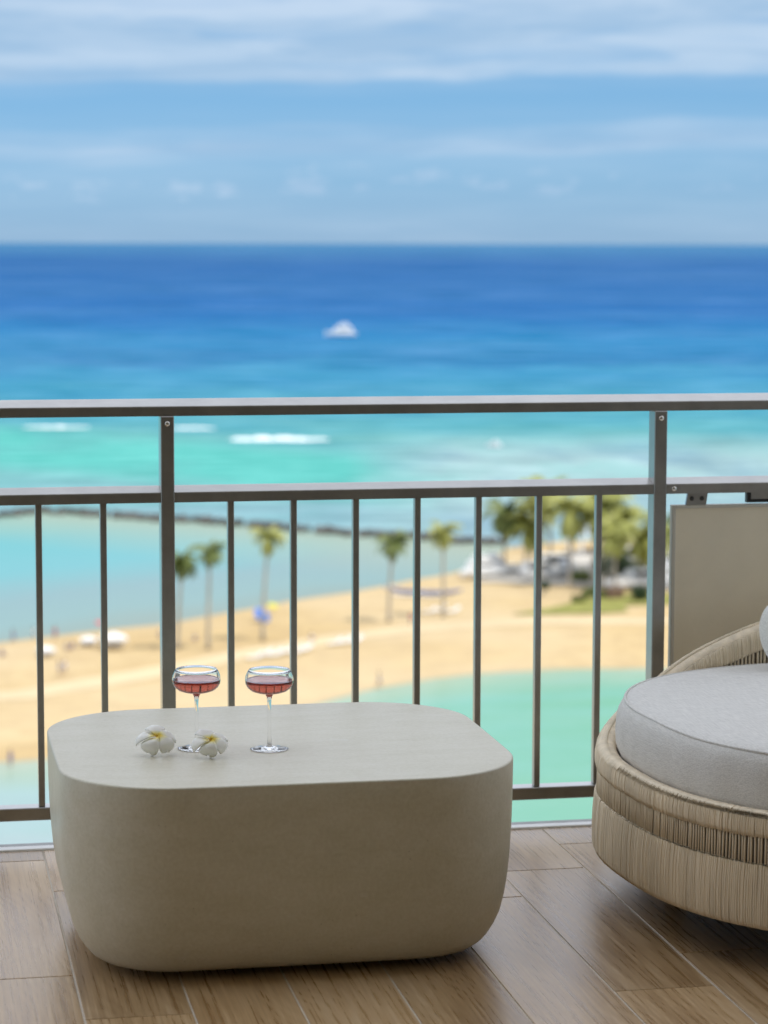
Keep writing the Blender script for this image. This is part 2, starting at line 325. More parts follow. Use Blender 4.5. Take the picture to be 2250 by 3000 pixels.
def bay_colour(n, l, pos):
    sx = n.new('ShaderNodeSeparateXYZ'); l.new(pos, sx.inputs[0])
    # across the bay: 0 at the beach, 1 at the breakwater (both run roughly straight)
    sh = nmath(n, l, 'MULTIPLY_ADD', sx.outputs[0], -.66, sx.outputs[1])        # beach line is about 281
    q = nmath(n, l, 'ADD', nmath(n, l, 'MULTIPLY', nmath(n, l, 'SUBTRACT', sh, 281.0), .0085), nmath(n, l, 'MULTIPLY', nmath(n, l, 'SUBTRACT', nnoise(n, l, pos, .03, 4), .5), .2))
    br = nmath(n, l, 'MULTIPLY', nmath(n, l, 'SUBTRACT', nmath(n, l, 'MULTIPLY_ADD', sx.outputs[0], .98, sx.outputs[1]), 400.0), .018)
    c = nramp(n, l, q, [(0, (.2059, .2716, .2539)), (.10, (.1906, .2942, .2962)), (.28, (.1830, .2867, .3032)), (.5, (.1296, .3244, .3526)), (.85, (.1068, .3244, .3455)), (1.0, (.1220, .3319, .3244))])
    return nmix(n, l, nmath(n, l, 'MULTIPLY', nmath(n, l, 'MULTIPLY', br, 1.0, clamp=True), .85), c, (.2822, .3244, .2503))
def lagoon_colour(n, l, pos):
    sx = n.new('ShaderNodeSeparateXYZ'); l.new(pos, sx.inputs[0])
    sh = nmath(n, l, 'MULTIPLY_ADD', sx.outputs[0], -.55, sx.outputs[1])
    q = nmath(n, l, 'ADD', nmath(n, l, 'MULTIPLY_ADD', sx.outputs[0], .0145, -.12), nmath(n, l, 'MULTIPLY', nmath(n, l, 'SUBTRACT', nnoise(n, l, pos, .03, 4), .5), .18))
    c = nramp(n, l, q, [(0, (.2726, .3525, .3690)), (.25, (.2209, .3478, .3375)), (.55, (.1363, .3337, .2565)), (1.0, (.1222, .3243, .2250))])
    e = nramp(n, l, nnoise(n, l, pos, .045, 3, stretch=(.6, 1.4, 1)), [(.4, 0.0), (.7, .45)])
    c = nmix(n, l, e, c, (.1500, .3316, .2117))
    a = n.new('ShaderNodeAttribute'); a.attribute_name = 'shore'
    f = nramp(n, l, nmath(n, l, 'ADD', a.outputs['Fac'], nmath(n, l, 'MULTIPLY', nmath(n, l, 'SUBTRACT', nnoise(n, l, pos, .12, 5), .5), .35)), [(0.0, .8), (.22, .45), (.6, 0.0)])
    c = nmix(n, l, f, c, (.33, .37, .27))
    return nmix(n, l, nramp(n, l, nnoise(n, l, pos, .10, 5, .6, stretch=(.4, 1.6, 1)), [(.45, 0.0), (.70, .35)]), c, (.20, .40, .39))
M_sea = water('sea_water', sea_colour, .05, .25, .12)
M_bay = water('bay_water', bay_colour, .08, .2, .3)
M_lag = water('lagoon_water', lagoon_colour, .10, .15, .3)

def sand_mat():
    m = bpy.data.materials.new('sand'); m.use_nodes = True; n, l = m.node_tree.nodes, m.node_tree.links; p = n['Principled BSDF']
    p.inputs['Roughness'].default_value = .95; p.inputs['Specular IOR Level'].default_value = .1
    geo = n.new('ShaderNodeNewGeometry'); pos = geo.outputs['Position']
    sx = n.new('ShaderNodeSeparateXYZ'); l.new(pos, sx.inputs[0])
    c = nramp(n, l, nnoise(n, l, pos, .06, 6, .6, stretch=(.5, 1.2, 1)), [(.3, (.46, .335, .165)), (.5, (.50, .375, .195)), (.72, (.55, .43, .25))])
    c = nmix(n, l, nmath(n, l, 'MULTIPLY', nramp(n, l, nnoise(n, l, pos, .35, 6, .65), [(.40, 1.0), (.58, 0.0)]), .45), c, (.36, .255, .135))
    c = nmix(n, l, nmath(n, l, 'MULTIPLY', nramp(n, l, nnoise(n, l, pos, .025, 3, .5, off=(3, 9, 0)), [(.45, 0.0), (.65, 1.0)]), .5), c, (.55, .45, .30))
    wet = nmath(n, l, 'MULTIPLY', nramp(n, l, nmath(n, l, 'ADD', sx.outputs[2], 45.0), [(.04, 1.0), (.22, 0.0)]), .5)
    c = nmix(n, l, wet, c, (.30, .25, .17)); l.new(c, p.inputs['Base Color'])
    b = n.new('ShaderNodeBump'); b.inputs['Strength'].default_value = .6; b.inputs['Distance'].default_value = .15; l.new(nnoise(n, l, pos, .9, 5), b.inputs['Height']); l.new(b.outputs[0], p.inputs['Normal'])
    return m
M_sand = sand_mat()
M_path = mat('packed_sand', (.56, .45, .285), .95, var=.07, scale=.15, coord='Object', spec=.1)
M_lot = mat('lot_paving', (.50, .47, .42), .9, var=.10, scale=.2, spec=.1)
M_lawn = mat('lawn', (.24, .24, .07), .95, var=.3, scale=.5, spec=.1)
M_rock = mat('lava_rock', (.105, .095, .085), .9, var=.35, scale=.6)
M_trunk = mat('palm_bark', (.38, .34, .28), .9, var=.2, scale=3, stretch=(1, 1, 4))
M_frA = mat('frond_green', (.12, .155, .03), .55, var=.3, scale=2.0)
M_frB = mat('frond_yellow', (.30, .31, .07), .55, var=.3, scale=2.0)
M_leafD = mat('leaf_dark', (.035, .07, .022), .6, var=.35, scale=1.5)
M_leafL = mat('leaf_light', (.13, .17, .03), .6, var=.35, scale=1.5)
M_white = mat('white_paint', (.86, .86, .85), .4, var=.03, scale=2)
M_canvas = mat('white_canvas', (.78, .77, .75), .85, var=.04, scale=3)
M_roofb = mat('pale_blue_roof', (.50, .60, .66), .6, var=.06, scale=2)
M_dkglass = mat('dark_window', (.02, .025, .03), .1)
M_tyre = mat('tyre', (.02, .02, .02), .8)
M_blue = mat('blue_canvas', (.07, .19, .55), .7, var=.08, scale=4)
M_hull = mat('blue_hull', (.10, .15, .36), .4, var=.1, scale=2)
M_yel = mat('yellow_canvas', (.62, .56, .05), .7, var=.05)
M_red = mat('red_cloth', (.55, .10, .10), .8, var=.1)
M_pole = mat('alu_pole', (.6, .6, .6), .35, metal=.8)
M_foam = mat('sea_foam', (.82, .84, .85), .9, var=.04, scale=.3)
M_skin = mat('skin', (.36, .22, .15), .6)
M_hair = mat('hair', (.03, .02, .015), .6)
M_brown = mat('brown_wood', (.20, .12, .08), .8, var=.2)
M_silver = mat('silver_paint', (.45, .46, .47), .3, metal=.3)
M_dkcar = mat('dark_paint', (.06, .065, .08), .25)
M_petal = bpy.data.materials.new('petal')

# ================================================================== BALCONY SETTING
XL, XR, YB, YT = -5.8, 3.55, -1.29, 5.955
box('floor_bed', XL, XR, YB, YT, -.30, -.0022, M_grout)
floor = bpy.data.objects['floor_bed']; floor.name = 'floor'; tag(floor, 'balcony and room floor laid with brown wood look planks', 'floor', kind='structure')
kb = box('slab_edge', XL, XR, 5.992, 6.085, -.36, -.012, M_kerb, floor, .004)
box('edge_trim', XL, XR, 5.957, 5.990, -.06, .004, M_trim, floor, .002)
YF = -1.3
tag(box('shade_wall_back', -14, 12.8, YF-.4, YF, -40, 36, M_wall), 'unseen dark tower wall behind the terrace, sized to shade it from the sun', 'wall', kind='structure')  # added out of view: height and ends set to keep sun off the balcony
tag(box('ceiling', XL, XR+.15, YF+.002, 4.25, 2.75, 2.98, M_ceil), 'painted soffit over the back of the balcony', 'ceiling', kind='structure')
tag(box('shade_wall_right', XR, XR+.15, YF+.002, 4.25, -.3, 2.748, M_part), 'unseen cream partition added at the balcony end to shade the table side', 'wall', kind='structure')  # added out of view: cuts side sky from the table, stops short of the rail

PW, PL, GAP = .2085, .957, .0042
plank_cache = {}
def plank(x0, y0, y1):
    L_ = round(y1-y0, 4)
    if L_ not in plank_cache:
        bm = bmesh.new(); add_box(bm, -PW/2+GAP/2, PW/2-GAP/2, -L_/2+GAP/2, L_/2-GAP/2, -.0021, 0, .0007, 1)
        me = bpy.data.meshes.new('plank'); bm.to_mesh(me); bm.free(); me.materials.append(M_tile); plank_cache[L_] = me
    o = bpy.data.objects.new('plank', plank_cache[L_]); col.objects.link(o); o.parent = floor; o.location = (x0+PW/2, (y0+y1)/2, random.uniform(-.0004, 0))
known = {-1: 4.90, 0: 5.565, 1: 5.07, 2: 5.22, 3: 5.31, 4: 5.325, 5: 5.553, 6: 5.785, 7: 5.40, 8: 5.12, -2: 5.3, -3: 5.05}
for c in range(-6, 16):
    x0 = .330+c*PW-(.0 if c < 4 else 0)
    j = known.get(c, 4.7+random.random()*.95)
    while j < YT: j += PL
    y1 = YT
    while y1 > .7:
        y0 = j-PL if y1 == YT else y1-PL
        if YT-y0 > .02 or y1 != YT: plank(x0, y0, y1)
        y1 = y0
sheet = box('floor_far', XL+.002, XR-.002, YB+.002, .65, -.0021, -.0006, M_tile, floor); sheet.name = 'room_tiling'

# ------------------------------------------------------------------ railing
rail = empty('balcony_railing', (0, 5.985, 0), 0, 'taupe metal balcony railing with flat balusters along the slab edge', 'railing')
def rail_section(name, x0, x1, z0, zf, ztop, dep, parent=rail):
    # front face z0..zf, sloping shoulder up to ztop, then flat top
    prof = [(-.019, z0), (-.019, zf-.002), (-.0175, zf), (dep-.024, ztop-.0006), (dep-.021, ztop), (dep-.020, ztop), (dep-.019, ztop-.002), (dep-.019, z0)]
    V = [(x, y, z) for x in (x0, x1) for y, z in prof]; n = len(prof)
    F = [(i, (i+1) % n, n+(i+1) % n, n+i) for i in range(n)]+[tuple(range(n))[::-1], tuple(range(n, 2*n))]
    return from_py(name, V, F, M_rail, parent)
PX = [.6415-1.2435*5, .6415-1.2435*4, .6415-1.2435*3, .6415-1.2435*2, .6415-1.2435, .6415, 1.885, 1.885+1.2435]
FIRST = 6
rail_section('top_rail', XL+.003, XR-.003, 1.0535, 1.0775, 1.0925, .062)
for i, px in enumerate(PX):
    post = box('post', px-.0165, px+.0165, -.0215, .030, -.010, 1.0533, M_rail, rail, .002)
    bm = bmesh.new(); bmesh.ops.create_uvsphere(bm, u_segments=14, v_segments=8, radius=.0068, matrix=Matrix.Translation((px, -.0222, 1.035)) @ Matrix.Diagonal((1, .55, 1, 1)))
    from_bm('bolt', bm, M_bolt, post, smooth=True)
    if i < len(PX)-1:
        a, b = px+.0167, PX[i+1]-.0167
        mr_ = rail_section('mid_rail', a, b, .8435, .8685, .8810, .052)
        if i == FIRST:
            bm = bmesh.new(); bmesh.ops.create_uvsphere(bm, u_segments=14, v_segments=8, radius=.007, matrix=Matrix.Translation((a+.020, -.0195, .856)) @ Matrix.Diagonal((1, .5, 1, 1)))
            from_bm('bolt', bm, M_bolt, mr_, smooth=True)
        box('bottom_rail', a, b, -.019, .028, .0715, .1030, M_rail, rail, .002)
        if i != FIRST:
            bmp = bmesh.new(); add_box(bmp, -.0078, .0078, -.010, .012, .1028, .8437, .0015)
            me = bpy.data.meshes.new('baluster'); bmp.to_mesh(me); bmp.free(); me.materials.append(M_rail)
            for k in range(1, 8):
                link('baluster', me, None, rail, (px+k*.15545, 0, 0))
# return of the railing along the balcony end, from the corner post to the partition
xe, y0e, y1e = XR-.035, -1.66, -.024
post = box('post', xe-.0165, xe+.0165, -.0215, .030, -.010, 1.0533, M_rail, rail, .002)
for nm, z0, z1 in (('top_rail', 1.0535, 1.0775), ('mid_rail', .8435, .8685), ('bottom_rail', .0715, .1030)):
    box(nm, xe-.022, xe+.022, y0e, y1e, z0, z1, M_rail, rail, .002)
bmp = bmesh.new(); add_box(bmp, -.011, .011, -.0078, .0078, .1028, .8437, .0015)
me = bpy.data.meshes.new('baluster'); bmp.to_mesh(me); bmp.free(); me.materials.append(M_rail)
for k in range(10): link('baluster', me, None, rail, (xe, y1e-.13-k*.155, 0))
for nm, z0, zf, zt, dp in (('mid_rail', .8435, .8685, .8810, .052), ):
    rail_section(nm, PX[-1]+.0167, xe-.0167, z0, zf, zt, dp)
box('bottom_rail', PX[-1]+.0167, xe-.0167, -.019, .028, .0715, .1030, M_rail, rail, .002)
bmp = bmesh.new(); add_box(bmp, -.0078, .0078, -.010, .012, .1028, .8437, .0015)
me = bpy.data.meshes.new('baluster'); bmp.to_mesh(me); bmp.free(); me.materials.append(M_rail)
for k in range(1, 3): link('baluster', me, None, rail, (PX[-1]+k*.13, 0, 0))
# screen panel hung in the bay beside the daybed
pan = empty('screen_panel', (1.924, 5.99, .30), 0, 'beige sheet metal screen panel hung under the mid rail behind the daybed', 'panel')
pan.location = (1.924, 5.99, 0)
PWd, pz0, pz1 = 1.165, .115, .812
box('sheet', .006, PWd-.006, .001, .006, pz0+.006, pz1-.006, M_panel, pan)
box('frame_stile', 0, .0095, -.006, .014, pz0, pz1, M_panelfr, pan, .001)
box('frame_stile', PWd-.0095, PWd, -.006, .014, pz0, pz1, M_panelfr, pan, .001)
box('frame_rail', .0097, PWd-.0097, -.006, .014, pz1-.0085, pz1, M_panelfr, pan, .001)
box('frame_rail', .0097, PWd-.0097, -.006, .014, pz0, pz0+.0085, M_panelfr, pan, .001)
for bx_ in (.065, PWd-.065):
    V = [(bx_+x, y, z) for y in (-.004, .004) for x, z in ((-.029, .812), (.025, .812), (.029, .8435), (-.024, .8435))]
    br_ = from_py('bracket', V, [(0, 1, 2, 3), (4, 7, 6, 5), (0, 4, 5, 1), (1, 5, 6, 2), (2, 6, 7, 3), (3, 7, 4, 0)], M_rail, pan)
    for dx in (-.0135, .0135):
        Vv, Ff = lathe([(0.0001, -.0015), (.0055, -.0015), (.0060, 0), (.0060, .004)], 14)
        Vv = [(bx_+dx+x, -.0044+z, .8285+y) for x, y, z in Vv]; from_py('screw', Vv, Ff, M_screw, br_, smooth=True)
bm = bmesh.new(); add_box(bm, .198, .46, -.006, .010, .8160, .8230); add_box(bm, .198, .208, -.0065, .010, .8232, .8430)
from_bm('rubber_stop', bm, M_black, pan)
box('stop_plate', .2085, .46, -.004, .006, .8234, .8432, M_rail, pan, .001)

# ================================================================== COFFEE TABLE
def superpath(a, b, r, n=14):
    """rounded rectangle outline, half sizes a b, corner radius r, slightly bowed sides"""
    P = []
    for cx, cy, s in ((a-r, b-r, 0), (-a+r, b-r, 90), (-a+r, -b+r, 180), (a-r, -b+r, 270)):
        for k in range(n+1):
            q = R(s+90*k/n); P.append((cx+r*math.cos(q), cy+r*math.sin(q)))
    out = []
    for i, (x, y) in enumerate(P):
        out.append((x, y)); x2, y2 = P[(i+1) % len(P)]
        if math.hypot(x2-x, y2-y) > .1:
            for k in range(1, 8): out.append((x+(x2-x)*k/8, y+(y2-y)*k/8))
    return [(x*(1+.010*(1-(y/b)**2)), y*(1+.012*(1-(x/a)**2))) for x, y in out]
TA, TB, TZ = .4680, .417, .41
tab = empty('coffee_table', (.7810, 5.168, 0), 0, 'low rounded block coffee table in pale concrete beside the railing', 'coffee table')
base = superpath(TA, TB, .225)
prof = [(1.0, .0, .410)]
zs = []
for k in range(5): q = R(90*k/4); zs.append((.0045*(1-math.sin(q)), .410-.0045*(1-math.cos(q))))
zs = [(.0045*(1-math.sin(R(90*k/4))), .410-.0045*(1-math.cos(R(90*k/4)))) for k in range(5)]
side = [(.0, .40), (.0005, .36), (.0015, .31), (.003, .26), (.006, .21), (.010, .165), (.016, .125), (.025, .088), (.037, .061), (.049, .042), (.060, .029), (.072, .0205), (.090, .0165)]
rings = [(i, z) for i, z in zs]+[(i, z) for i, z in side[1:]]
def inset(P, d, a=TA, b=TB):
    n = len(P); out = []
    for i, (x, y) in enumerate(P):
        x0, y0 = P[i-1]; x1, y1 = P[(i+1) % n]; tx, ty = x1-x0, y1-y0; L_ = math.hypot(tx, ty) or 1
        out.append((x-ty/L_*d, y+tx/L_*d))
    return out
V, F = [], []
n = len(base)
for d, z in rings:
    for x, y in inset(base, d): V.append((x, y, z))
for i in range(len(rings)-1):
    for k in range(n): F.append((i*n+k, (i+1)*n+k, (i+1)*n+(k+1) % n, i*n+(k+1) % n))
F.append(tuple(range(n))); F.append(tuple((len(rings)-1)*n+k for k in range(n))[::-1])
tbo = from_py('body', V, F, M_table, tab)
for p in tbo.data.polygons: p.use_smooth = len(p.vertices) == 4
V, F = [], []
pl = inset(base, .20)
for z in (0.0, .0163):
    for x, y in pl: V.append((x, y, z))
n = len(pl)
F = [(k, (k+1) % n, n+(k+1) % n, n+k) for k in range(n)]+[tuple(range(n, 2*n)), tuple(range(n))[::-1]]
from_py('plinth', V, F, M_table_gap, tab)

# ------------------------------------------------------------------ glasses
def make_glass(loc, label, tilt=0):
    g = empty('cocktail_glass', loc, 0, label, 'glass', 'coupe glasses on the coffee table')
    # stem + foot
    V, F = lathe([(.0002, .0004), (.038, .0004), (.0402, .0012), (.0402, .0019), (.030, .0030), (.014, .0044), (.0068, .0072), (.0046, .013), (.0036, .030), (.0033, .060), (.0036, .090), (.0045, .105), (.0056, .1120), (.0002, .1120)], 40)
    from_py('stem', V, F, M_glass, g, smooth=True)
    ft = None
    outer = [(.0002, .1122), (.0060, .1124), (.0085, .1170), (.0135, .1196), (.026, .1212), (.0375, .1252), (.0455, .1318), (.0500, .1400), (.0512, .1480), (.0497, .1570), (.0462, .1648), (.0424, .1705)]
    inner = [(.0423, .1707), (.0459, .1647), (.0490, .1568), (.0505, .1480), (.0493, .1403), (.0449, .1326), (.0371, .1262), (.0255, .1230), (.0125, .1212), (.0062, .1178), (.0030, .1150), (.0002, .1146)]
    V, F = lathe(outer+inner, 48); from_py('bowl', V, F, M_glass, g, smooth=True)
    # drink fills the bowl to z=.147, reaching a hair into the glass wall
    dr = [(.0002, .1143), (.0032, .1147), (.0065, .1175), (.0127, .1208), (.0257, .1226), (.0374, .1258), (.0452, .1323), (.0496, .1402), (.0508, .1478), (.0492, .1474), (.0450, .1471), (.0002, .1470)]
    V, F = lathe(dr, 48); from_py('drink', V, F, M_drink, g, smooth=True)
    return g
make_glass((.6085, 5.122, .4101), 'stemmed coupe glass of rose drink standing behind the two flowers')
make_glass((.7580, 5.087, .4101), 'stemmed coupe glass of rose drink standing clear of the flowers')

# ------------------------------------------------------------------ plumeria flowers
def petal_material():
    m = M_petal; m.use_nodes = True; n, l = m.node_tree.nodes, m.node_tree.links; p = n['Principled BSDF']
    p.inputs['Roughness'].default_value = .5; p.inputs['Subsurface Weight'].default_value = .25; p.inputs['Subsurface Radius'].default_value = (.01, .01, .008); p.inputs['Subsurface Scale'].default_value = .3
    a = n.new('ShaderNodeAttribute'); a.attribute_name = 'along'
    c = nramp(n, l, a.outputs['Fac'], [(0, (.74, .46, .02)), (.14, (.80, .62, .08)), (.26, (.84, .80, .50)), (.36, (.88, .87, .80)), (1, (.88, .87, .82))])
    l.new(c, p.inputs['Base Color'])
    tcn = n.new('ShaderNodeTexCoord'); b = n.new('ShaderNodeBump'); b.inputs['Strength'].default_value = .15; b.inputs['Distance'].default_value = .001
    l.new(nnoise(n, l, tcn.outputs['Object'], 300, 3), b.inputs['Height']); l.new(b.outputs[0], p.inputs['Normal'])
petal_material()
def make_flower(loc, size, tilt, spin, label, curls):
    root = empty('plumeria_flower', loc, 0, label, 'flower', 'plumeria flowers on the coffee table')
    rot = Matrix.Rotation(tilt, 3, 'X')
    parts = []; zmin = 1e9
    NU, NV = 14, 8
    for k in range(5):
        ang = spin+k*R(72); V, al = [], []
        curl = curls[k]
        # centre line: starts steep in the throat, opens out, then curls back under
        pts = [(0.0, 0.0)]; th = R(62); 
        for i in range(NU):
            u = (i+.5)/NU
            th_ = R(44)-R(44+curl)*min(1, u*1.15)**.9
            x, z = pts[-1]; pts.append((x+math.cos(th_)/NU, z+math.sin(th_)/NU))
        for i in range(NU+1):
            u = i/NU
            wv = .05+.47*math.sin(math.pi*min(1, u*.92+.04))**.75*(u**.55) if u < .985 else .07
            r_, z_ = pts[i]
            for j in range(NV+1):
                v = j/NV*2-1
                side_ = v*wv*.86
                droop = -.20*abs(v)**2.2*u*(1.2 if v > 0 else .55)
                over = .10*v*(1-u)             # petals overlap like a pinwheel
                tw = .22*u                      # slight spiral
                x = r_+droop*.35; y = side_+tw*r_*.35; z = z_+droop+over+.012*math.sin(9*u+3*v+k)
                p = Vector((x*math.cos(ang)-y*math.sin(ang), x*math.sin(ang)+y*math.cos(ang), z))*size
                p = rot @ p; p.z *= .80; p.x *= 1.10; V.append(p); al.append(u); zmin = min(zmin, p.z)
        parts.append((V, al))
    F = [(i*(NV+1)+j, (i+1)*(NV+1)+j, (i+1)*(NV+1)+j+1, i*(NV+1)+j+1) for i in range(NU) for j in range(NV)]
    for V, al in parts:
        o = from_py('petal', [(p.x, p.y, p.z-zmin+.0006) for p in V], F, M_petal, root, smooth=True)
        at = o.data.attributes.new('along', 'FLOAT', 'POINT'); at.data.foreach_set('value', al)
        sd = o.modifiers.new('thick', 'SOLIDIFY'); sd.thickness = .0011; sd.offset = 0
    return root
make_flower((.519, 5.066, .4100), .0560, R(31), R(-54), 'white plumeria flower with yellow throat, larger bloom beside the other', (98, 84, 40, 74, 96))
make_flower((.626, 5.022, .4100), .0520, R(33), R(-36), 'white plumeria flower with yellow throat lying against the glass foot', (96, 76, 38, 80, 102))

# ================================================================== DAYBED
DX, DY, DN, DT = 2.361, 5.158, 2.5, .071
def dout(deg, a, b):
    c, s = math.cos(R(deg)), math.sin(R(deg))
    u = a*math.copysign(abs(c)**(2/DN), c); v = b*math.copysign(abs(s)**(2/DN), s)
    return (DX+u*math.cos(DT)-v*math.sin(DT), DY+u*math.sin(DT)+v*math.cos(DT))
def dpath(a, b, count):
    fine = [dout(360*i/1440, a, b) for i in range(1441)]; deg = [360*i/1440 for i in range(1441)]
    L_ = [0]
    for i in range(1440): L_.append(L_[-1]+math.dist(fine[i], fine[i+1]))
    out = []; j = 0
    for k in range(count):
        t = L_[-1]*k/count
        while L_[j+1] < t: j += 1
        f = (t-L_[j])/(L_[j+1]-L_[j]+1e-12)
        p = (fine[j][0]+(fine[j+1][0]-fine[j][0])*f, fine[j][1]+(fine[j+1][1]-fine[j][1])*f)
        nx, ny = fine[j+1][1]-fine[j][1], -(fine[j+1][0]-fine[j][0]); q = math.hypot(nx, ny)
        out.append((p[0], p[1], nx/q, ny/q, deg[j]+f*.25))
    return out
RZ = [(0, .66), (30, .68), (60, .665), (80, .61), (90, .575), (100, .540), (110, .498), (115, .476), (120, .452), (125, .426), (130, .406), (135, .388), (140, .372), (145, .358), (150, .348), (155, .340), (162, .333), (172, .330), (185, .328), (260, .328), (275, .335), (290, .37), (305, .43), (320, .52), (335, .60), (350, .64), (360, .66)]
def rimz(d):
    for (a, za), (b, zb) in zip(RZ, RZ[1:]):
        if a <= d <= b: return za+(zb-za)*(d-a)/(b-a)
    return .33
bed = empty('daybed', (DX, DY, 0), 0, 'round rope woven daybed with a thick grey cushion in front of the screen panel', 'daybed')
def bedmesh(name, V, F, m, parent=bed, smooth=False, off=True):
    return from_py(name, [(x-DX, y-DY, z) for x, y, z in V], F, m, parent, smooth=smooth)
# dark core shell behind the ropes
ring = dpath(.82, .69, 200); V, F = [], []
lv = lambda z, d: [(-.022, rimz(d)-.012), (-.018, .25), (-.012, .14), (-.012, .11), (-.02, .0905), (-.20, .0905), (-.20, .30), (-.046, .30), (-.046, rimz(d)-.012)]
for (x, y, nx, ny, d) in ring:
    for o_, z in lv(0, d): V.append((x+nx*o_, y+ny*o_, z))
m_ = 9; n = len(ring)
F = [(k*m_+i, ((k+1) % n)*m_+i, ((k+1) % n)*m_+(i+1) % m_, k*m_+(i+1) % m_) for k in range(n) for i in range(m_)]
bedmesh('core_shell', V, F, M_shell)
# rim tube wrapped in rope
V, F = [], []
ring = dpath(.82, .69, 260); n = len(ring); NS = 12
for (x, y, nx, ny, d) in ring:
    zc = rimz(d)-.021
    for k in range(NS):
        q = 2*math.pi*k/NS; V.append((x+nx*(-.0245+.0225*math.cos(q)), y+ny*(-.0245+.0225*math.cos(q)), zc+.0205*math.sin(q)))
F = [(k*NS+i, ((k+1) % n)*NS+i, ((k+1) % n)*NS+(i+1) % NS, k*NS+(i+1) % NS) for k in range(n) for i in range(NS)]
bedmesh('rim', V, F, M_ropeB, smooth=True)
# rope strands
def strands(count, prof_fn, rad_fn, keep=lambda d: True, jit=.0011, seed=3, n=5):
    rnd = random.Random(seed); V, F = [], []
    for (x, y, nx, ny, d) in dpath(.82, .69, count):
        if not keep(d): continue
        tx, ty = -ny, nx; j = rnd.uniform(-jit, jit); j2 = rnd.uniform(-jit, jit)*1.2; dr = rnd.uniform(-.0008, .0008)
        P = prof_fn(d, rnd); m = len(P)
        path = [(x+nx*(o_+dr)+tx*(j+(j2-j)*i/(m-1)), y+ny*(o_+dr)+ty*(j+(j2-j)*i/(m-1)), z) for i, (o_, z) in enumerate(P)]
        tube(V, F, path, [rad_fn(z)*rnd.uniform(.88, 1.08) for _, z in P] if callable(rad_fn) else rad_fn, n)
    return V, F
def up_prof(d, rnd):
    t = rimz(d); e = rnd.uniform(-.003, .003); return [(-.024, t+.0005), (-.010, t-.002), (-.001, t-.012), (.0015, t-.026), (.0012, t-.040), (-.001, t-.049+e*.4)]
V, F = strands(1000, up_prof, lambda z: .0030, seed=1); o = bedmesh('rim_wrap', V, F, M_ropeA, smooth=True); o['kind'] = 'stuff'
def mid_prof(d, rnd):
    t = rimz(d); b = .218; return [(-.003, t-.044), (-.0035, (t+b)/2-.01), (-.002, b-.002)]
V, F = strands(640, mid_prof, lambda z: .0024, seed=2); o = bedmesh('open_strands', V, F, M_ropeA, smooth=True); o['kind'] = 'stuff'
def low_prof(d, rnd):
    e = rnd.uniform(-.0035, .0035); e *= .25; return [(-.001, .2235+e), (.001, .2215+e), (.0025, .21), (.005, .18), (.006, .145), (.006, .118), (.005, .102), (.001, .093), (-.015, .088)]
V, F = strands(1000, low_prof, lambda z: .0030, seed=3, jit=.0014); o = bedmesh('lower_wrap', V, F, M_ropeA, smooth=True); o['kind'] = 'stuff'
def in_prof(d, rnd):
    t = rimz(d); return [(-.049, t-.010), (-.0535, t-.030), (-.0545, t-.052), (-.053, t-.058)]
V, F = strands(760, in_prof, lambda z: .0037, keep=lambda d: d < 160 or d > 270, seed=4); o = bedmesh('inner_wrap', V, F, M_ropeA, smooth=True); o['kind'] = 'stuff'
def inb_prof(d, rnd):
    t = rimz(d); return [(-.0515, t-.050), (-.0520, t*.5+.15), (-.0515, .30)]
V, F = strands(430, inb_prof, lambda z: .0034, keep=lambda d: d < 150 or d > 275, seed=5); o = bedmesh('inner_strands', V, F, M_ropeA, smooth=True); o['kind'] = 'stuff'
# seat deck and feet
V = [(*dout(360*k/64, .70, .57), z) for z in (.285, .30) for k in range(64)]
F = [(k, (k+1) % 64, 64+(k+1) % 64, 64+k) for k in range(64)]+[tuple(range(64, 128)), tuple(range(64))[::-1]]
bedmesh('seat_deck', V, F, M_shell)
for dg in (145, 215, 325, 35):
    x, y = dout(dg, .66, .53); V, F = lathe([(.0002, 0), (.022, 0), (.024, .092), (.0002, .092)], 16, x, y); bedmesh('foot', V, F, M_leg)
# cushion
V, F = [], []
CA, CB = .775, .645
crings = [(-.045, .301), (-.018, .304), (-.004, .314), (.002, .335), (.003, .365), (.001, .395), (-.004, .418), (-.012, .4335), (-.024, .4415), (-.05, .446), (-.10, .4495), (-.2, .454), (-.35, .458), (-.5, .460)]
cp = dpath(CA, CB, 160); n = len(cp)
for i, (o_, z) in enumerate(crings):
    for k, (x, y, nx, ny, d) in enumerate(cp):
        if o_ < -.06:
            f = 1+o_/.66; px, py = DX+(x-DX)*f, DY+(y-DY)*f
        else: px, py = x+nx*o_, y+ny*o_
        w = .0035*noise.noise((px*5, py*5, z*6)) + (.0016*math.sin(k*1.9+1.3*math.sin(k*.31)) if .31 < z < .43 else 0)
        V.append((px+nx*w, py+ny*w, z+(.004*noise.noise((px*4, py*4, 3.3)) if i > 6 else 0)))
for i in range(len(crings)-1):
    for k in range(n): F.append((i*n+k, i*n+(k+1) % n, (i+1)*n+(k+1) % n, (i+1)*n+k))
F.append(tuple((len(crings)-1)*n+k for k in range(n))); F.append(tuple(range(n))[::-1])
cu = bedmesh('cushion', V, F, M_cush, smooth=True)
for zz, oo in ((.4385, -.0165), (.3085, -.008)):
    V, F = [], []
    pth = [(x+nx*oo-DX, y+ny*oo-DY, zz+.003*noise.noise((x*4, y*4, 3.3))) for x, y, nx, ny, d in cp]; pth.append(pth[0])
    tube(V, F, pth, .0032, 6, cap=False); from_py('seam', V, F, M_cush, cu, smooth=True)
